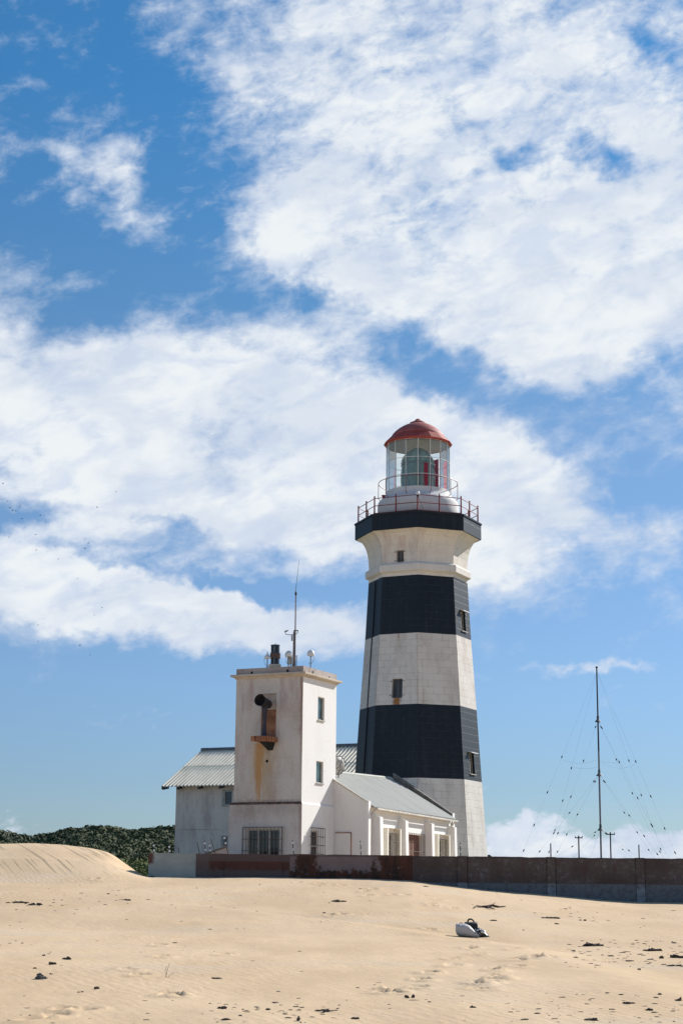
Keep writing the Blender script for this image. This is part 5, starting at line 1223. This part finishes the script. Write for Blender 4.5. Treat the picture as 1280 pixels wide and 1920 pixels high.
clump(1240, 1797, 14, 5, 'small dark clump beside the thick one at the right edge', seed=101, n=3)
clump(1262, 1812, 26, 5, 'low dark clump under the thick one at the right edge', seed=103, n=4)
clump(1198, 1819, 8, 4, 'tiny dark clump below the debris field', seed=107, n=2)
clump(1216, 1895, 16, 5, 'dark clump in the lower right corner, left one', seed=109, n=3)
clump(1275, 1877, 16, 7, 'dark clump touching the right edge low down', seed=113, n=3)
clump(1110, 1914, 24, 6, 'dark clump at the bottom edge on the right', seed=127, n=4)
clump(1180, 1882, 26, 5, 'broken dark clump low on the right', seed=131, n=4)
clump(635, 1690.5, 24, 5, 'dark clump alone on the upper sand left of the bags', seed=137, n=4)
clump(1032, 1722, 30, 4, 'thin dark clump on the upper sand right of the bags', seed=139, n=5)
clump(1092, 1726, 14, 4, 'small dark clump on the upper sand near the right wall pier', seed=149, n=3)
clump(925, 1727, 16, 3, 'faint dark clump just right of and above the bags', seed=151, n=3)
clump(287, 1644.5, 12, 3.5, 'dark clump at the foot of the left wall end', seed=157, n=3)
clump(40, 1693, 30, 4, 'dark streak of weed on the upper sand at the far left', seed=163, n=5)
clump(68, 1697, 22, 6, 'dark knotted weed on the upper sand at the far left', seed=167, n=5)
clump(238, 1688, 22, 3, 'thin dark weed below the foot of the dune', seed=173, n=3)
# driftwood branch
pts = [(887.5,1702.8),(893,1701),(902,1700.2),(912,1700.8),(922,1700.4),(934,1700.6),(947,1699.6)]
gs = [ground_at(x, y+1.2)+Vector((0,0,.03+.02*math.sin(i*2))) for i, (x, y) in enumerate(pts)]
T = MB(); T.path(gs, [.012,.02,.028,.034,.03,.024,.012], 7); T.path([gs[3], ground_at(921,1705)+Vector((0,0,.03)), ground_at(927,1706)+Vector((0,0,.01))], [.024,.016,.008], 6); T.path([gs[4], ground_at(928,1699.4)+Vector((0,0,.10))], [.02,.006], 6)
tag(T.build('driftwood_branch', M['wood'], None, smooth=True), 'long thin dark driftwood branch on the sand above the bags', 'driftwood')
g = ground_at(311, 1833); T = MB()
T.path([g, g+Vector((.02,0,.10)), g+Vector((.045,0,.19))], [.004,.003,.002], 5); T.path([g+Vector((.004,0,.03)), g+Vector((-.01,0,.10)), g+Vector((.012,.0,.15))], [.003,.003,.002], 5); T.path([g+Vector((.03,0,0)), g+Vector((.06,0,.04)), g+Vector((.11,0,.055))], [.003,.002,.002], 5)
tag(T.build('dry_twig', simple('dry_twig', (.20,.17,.12), .9), None), 'thin dry twig poking up from the sand at the lower left', 'twig')
# countless crumbs of debris
rr = random.Random(11); T = MB()
zones = [(1060,1280,1762,1815,230,1.),(0,130,1685,1700,90,.9),(380,640,1880,1918,110,1.),(940,1280,1862,1920,120,1.),(0,1280,1655,1715,260,.7),(0,640,1700,1920,180,.8),(640,1280,1840,1920,90,.8),(980,1280,1700,1745,120,.9),(120,280,1668,1700,60,.8),(0,60,1760,1775,25,1.),(640,860,1862,1880,25,.8),(0,640,1870,1920,80,.8)]
for (x0, x1, y0, y1, n_, k_) in zones:
    for i in range(int(n_*(.55 if x0 in (1060, 940, 380) else .25))):
        px, py = rr.uniform(x0,x1), rr.uniform(y0,y1)
        if 290 > px and py < 1655: continue
        g = ground_at(px, py); s_ = rr.uniform(.006,.022)*k_*(g.y/28)**.5*(2.0 if rr.random() < .07 else 1)
        lump(T, g, s_*rr.uniform(1,3.2), s_*rr.uniform(.8,1.5), s_*rr.uniform(.2,.7), rr.uniform(0,50), 6, 4)
tag(T.build('sand_debris', M['kelp'], None), 'fine dark crumbs of weed and shell scattered over the sand', 'debris', kind='stuff')

# ------------------------------------------------------------ birds
D_B = 200.0
b = MB(); sp2 = .24
b.ball((0,0,0), .05, (.8,2.2,.8), 8, 6)
for sg in (-1,1):
    b.poly([(0,.06,.02),(0,-.06,.02),(sg*.12,-.05,.07),(sg*.12,.05,.07),(sg*sp2,-.06,.02),(0,.06,.035),(0,-.06,.035),(sg*.12,-.05,.085),(sg*.12,.05,.085)], [(0,1,2,3),(3,2,4),(5,8,7,6),(8,4,7),(0,3,8,5),(1,6,7,2)])
birdp = [(34,142),(15,300),(80,318),(200,349),(204,370),(190,381),(131,412),(161,418),(405,460),(457,525),(94,680),(205,728),(367,808),(360,652),(852,695),(887,739),(850,792),(1074,776),(781,1092),(1021,1384),(946,1458),(383,1556),(381,1720),(803,1762),(904,1858),(972,380),(1163,226),(586,898),(104,386),(222,494)]
base = b.build('bird', M['bird'], None, smooth=True)
tag(base, 'tiny dark bird flying far off against the clouds at the left', 'bird', 'tiny distant birds in the left part of the sky')
rr = random.Random(2)
for i, (x, y) in enumerate(birdp):
    o = base if i == 0 else base.copy()
    if i: col.objects.link(o)
    o.location = at(x/5.333, 880+y/5.333, D_B+rr.uniform(-20,20)); o.rotation_euler = (rr.uniform(-.2,.2), rr.uniform(-.5,.5), rr.uniform(-1.2,1.2)); o.scale = [rr.uniform(.65,.9)]*3
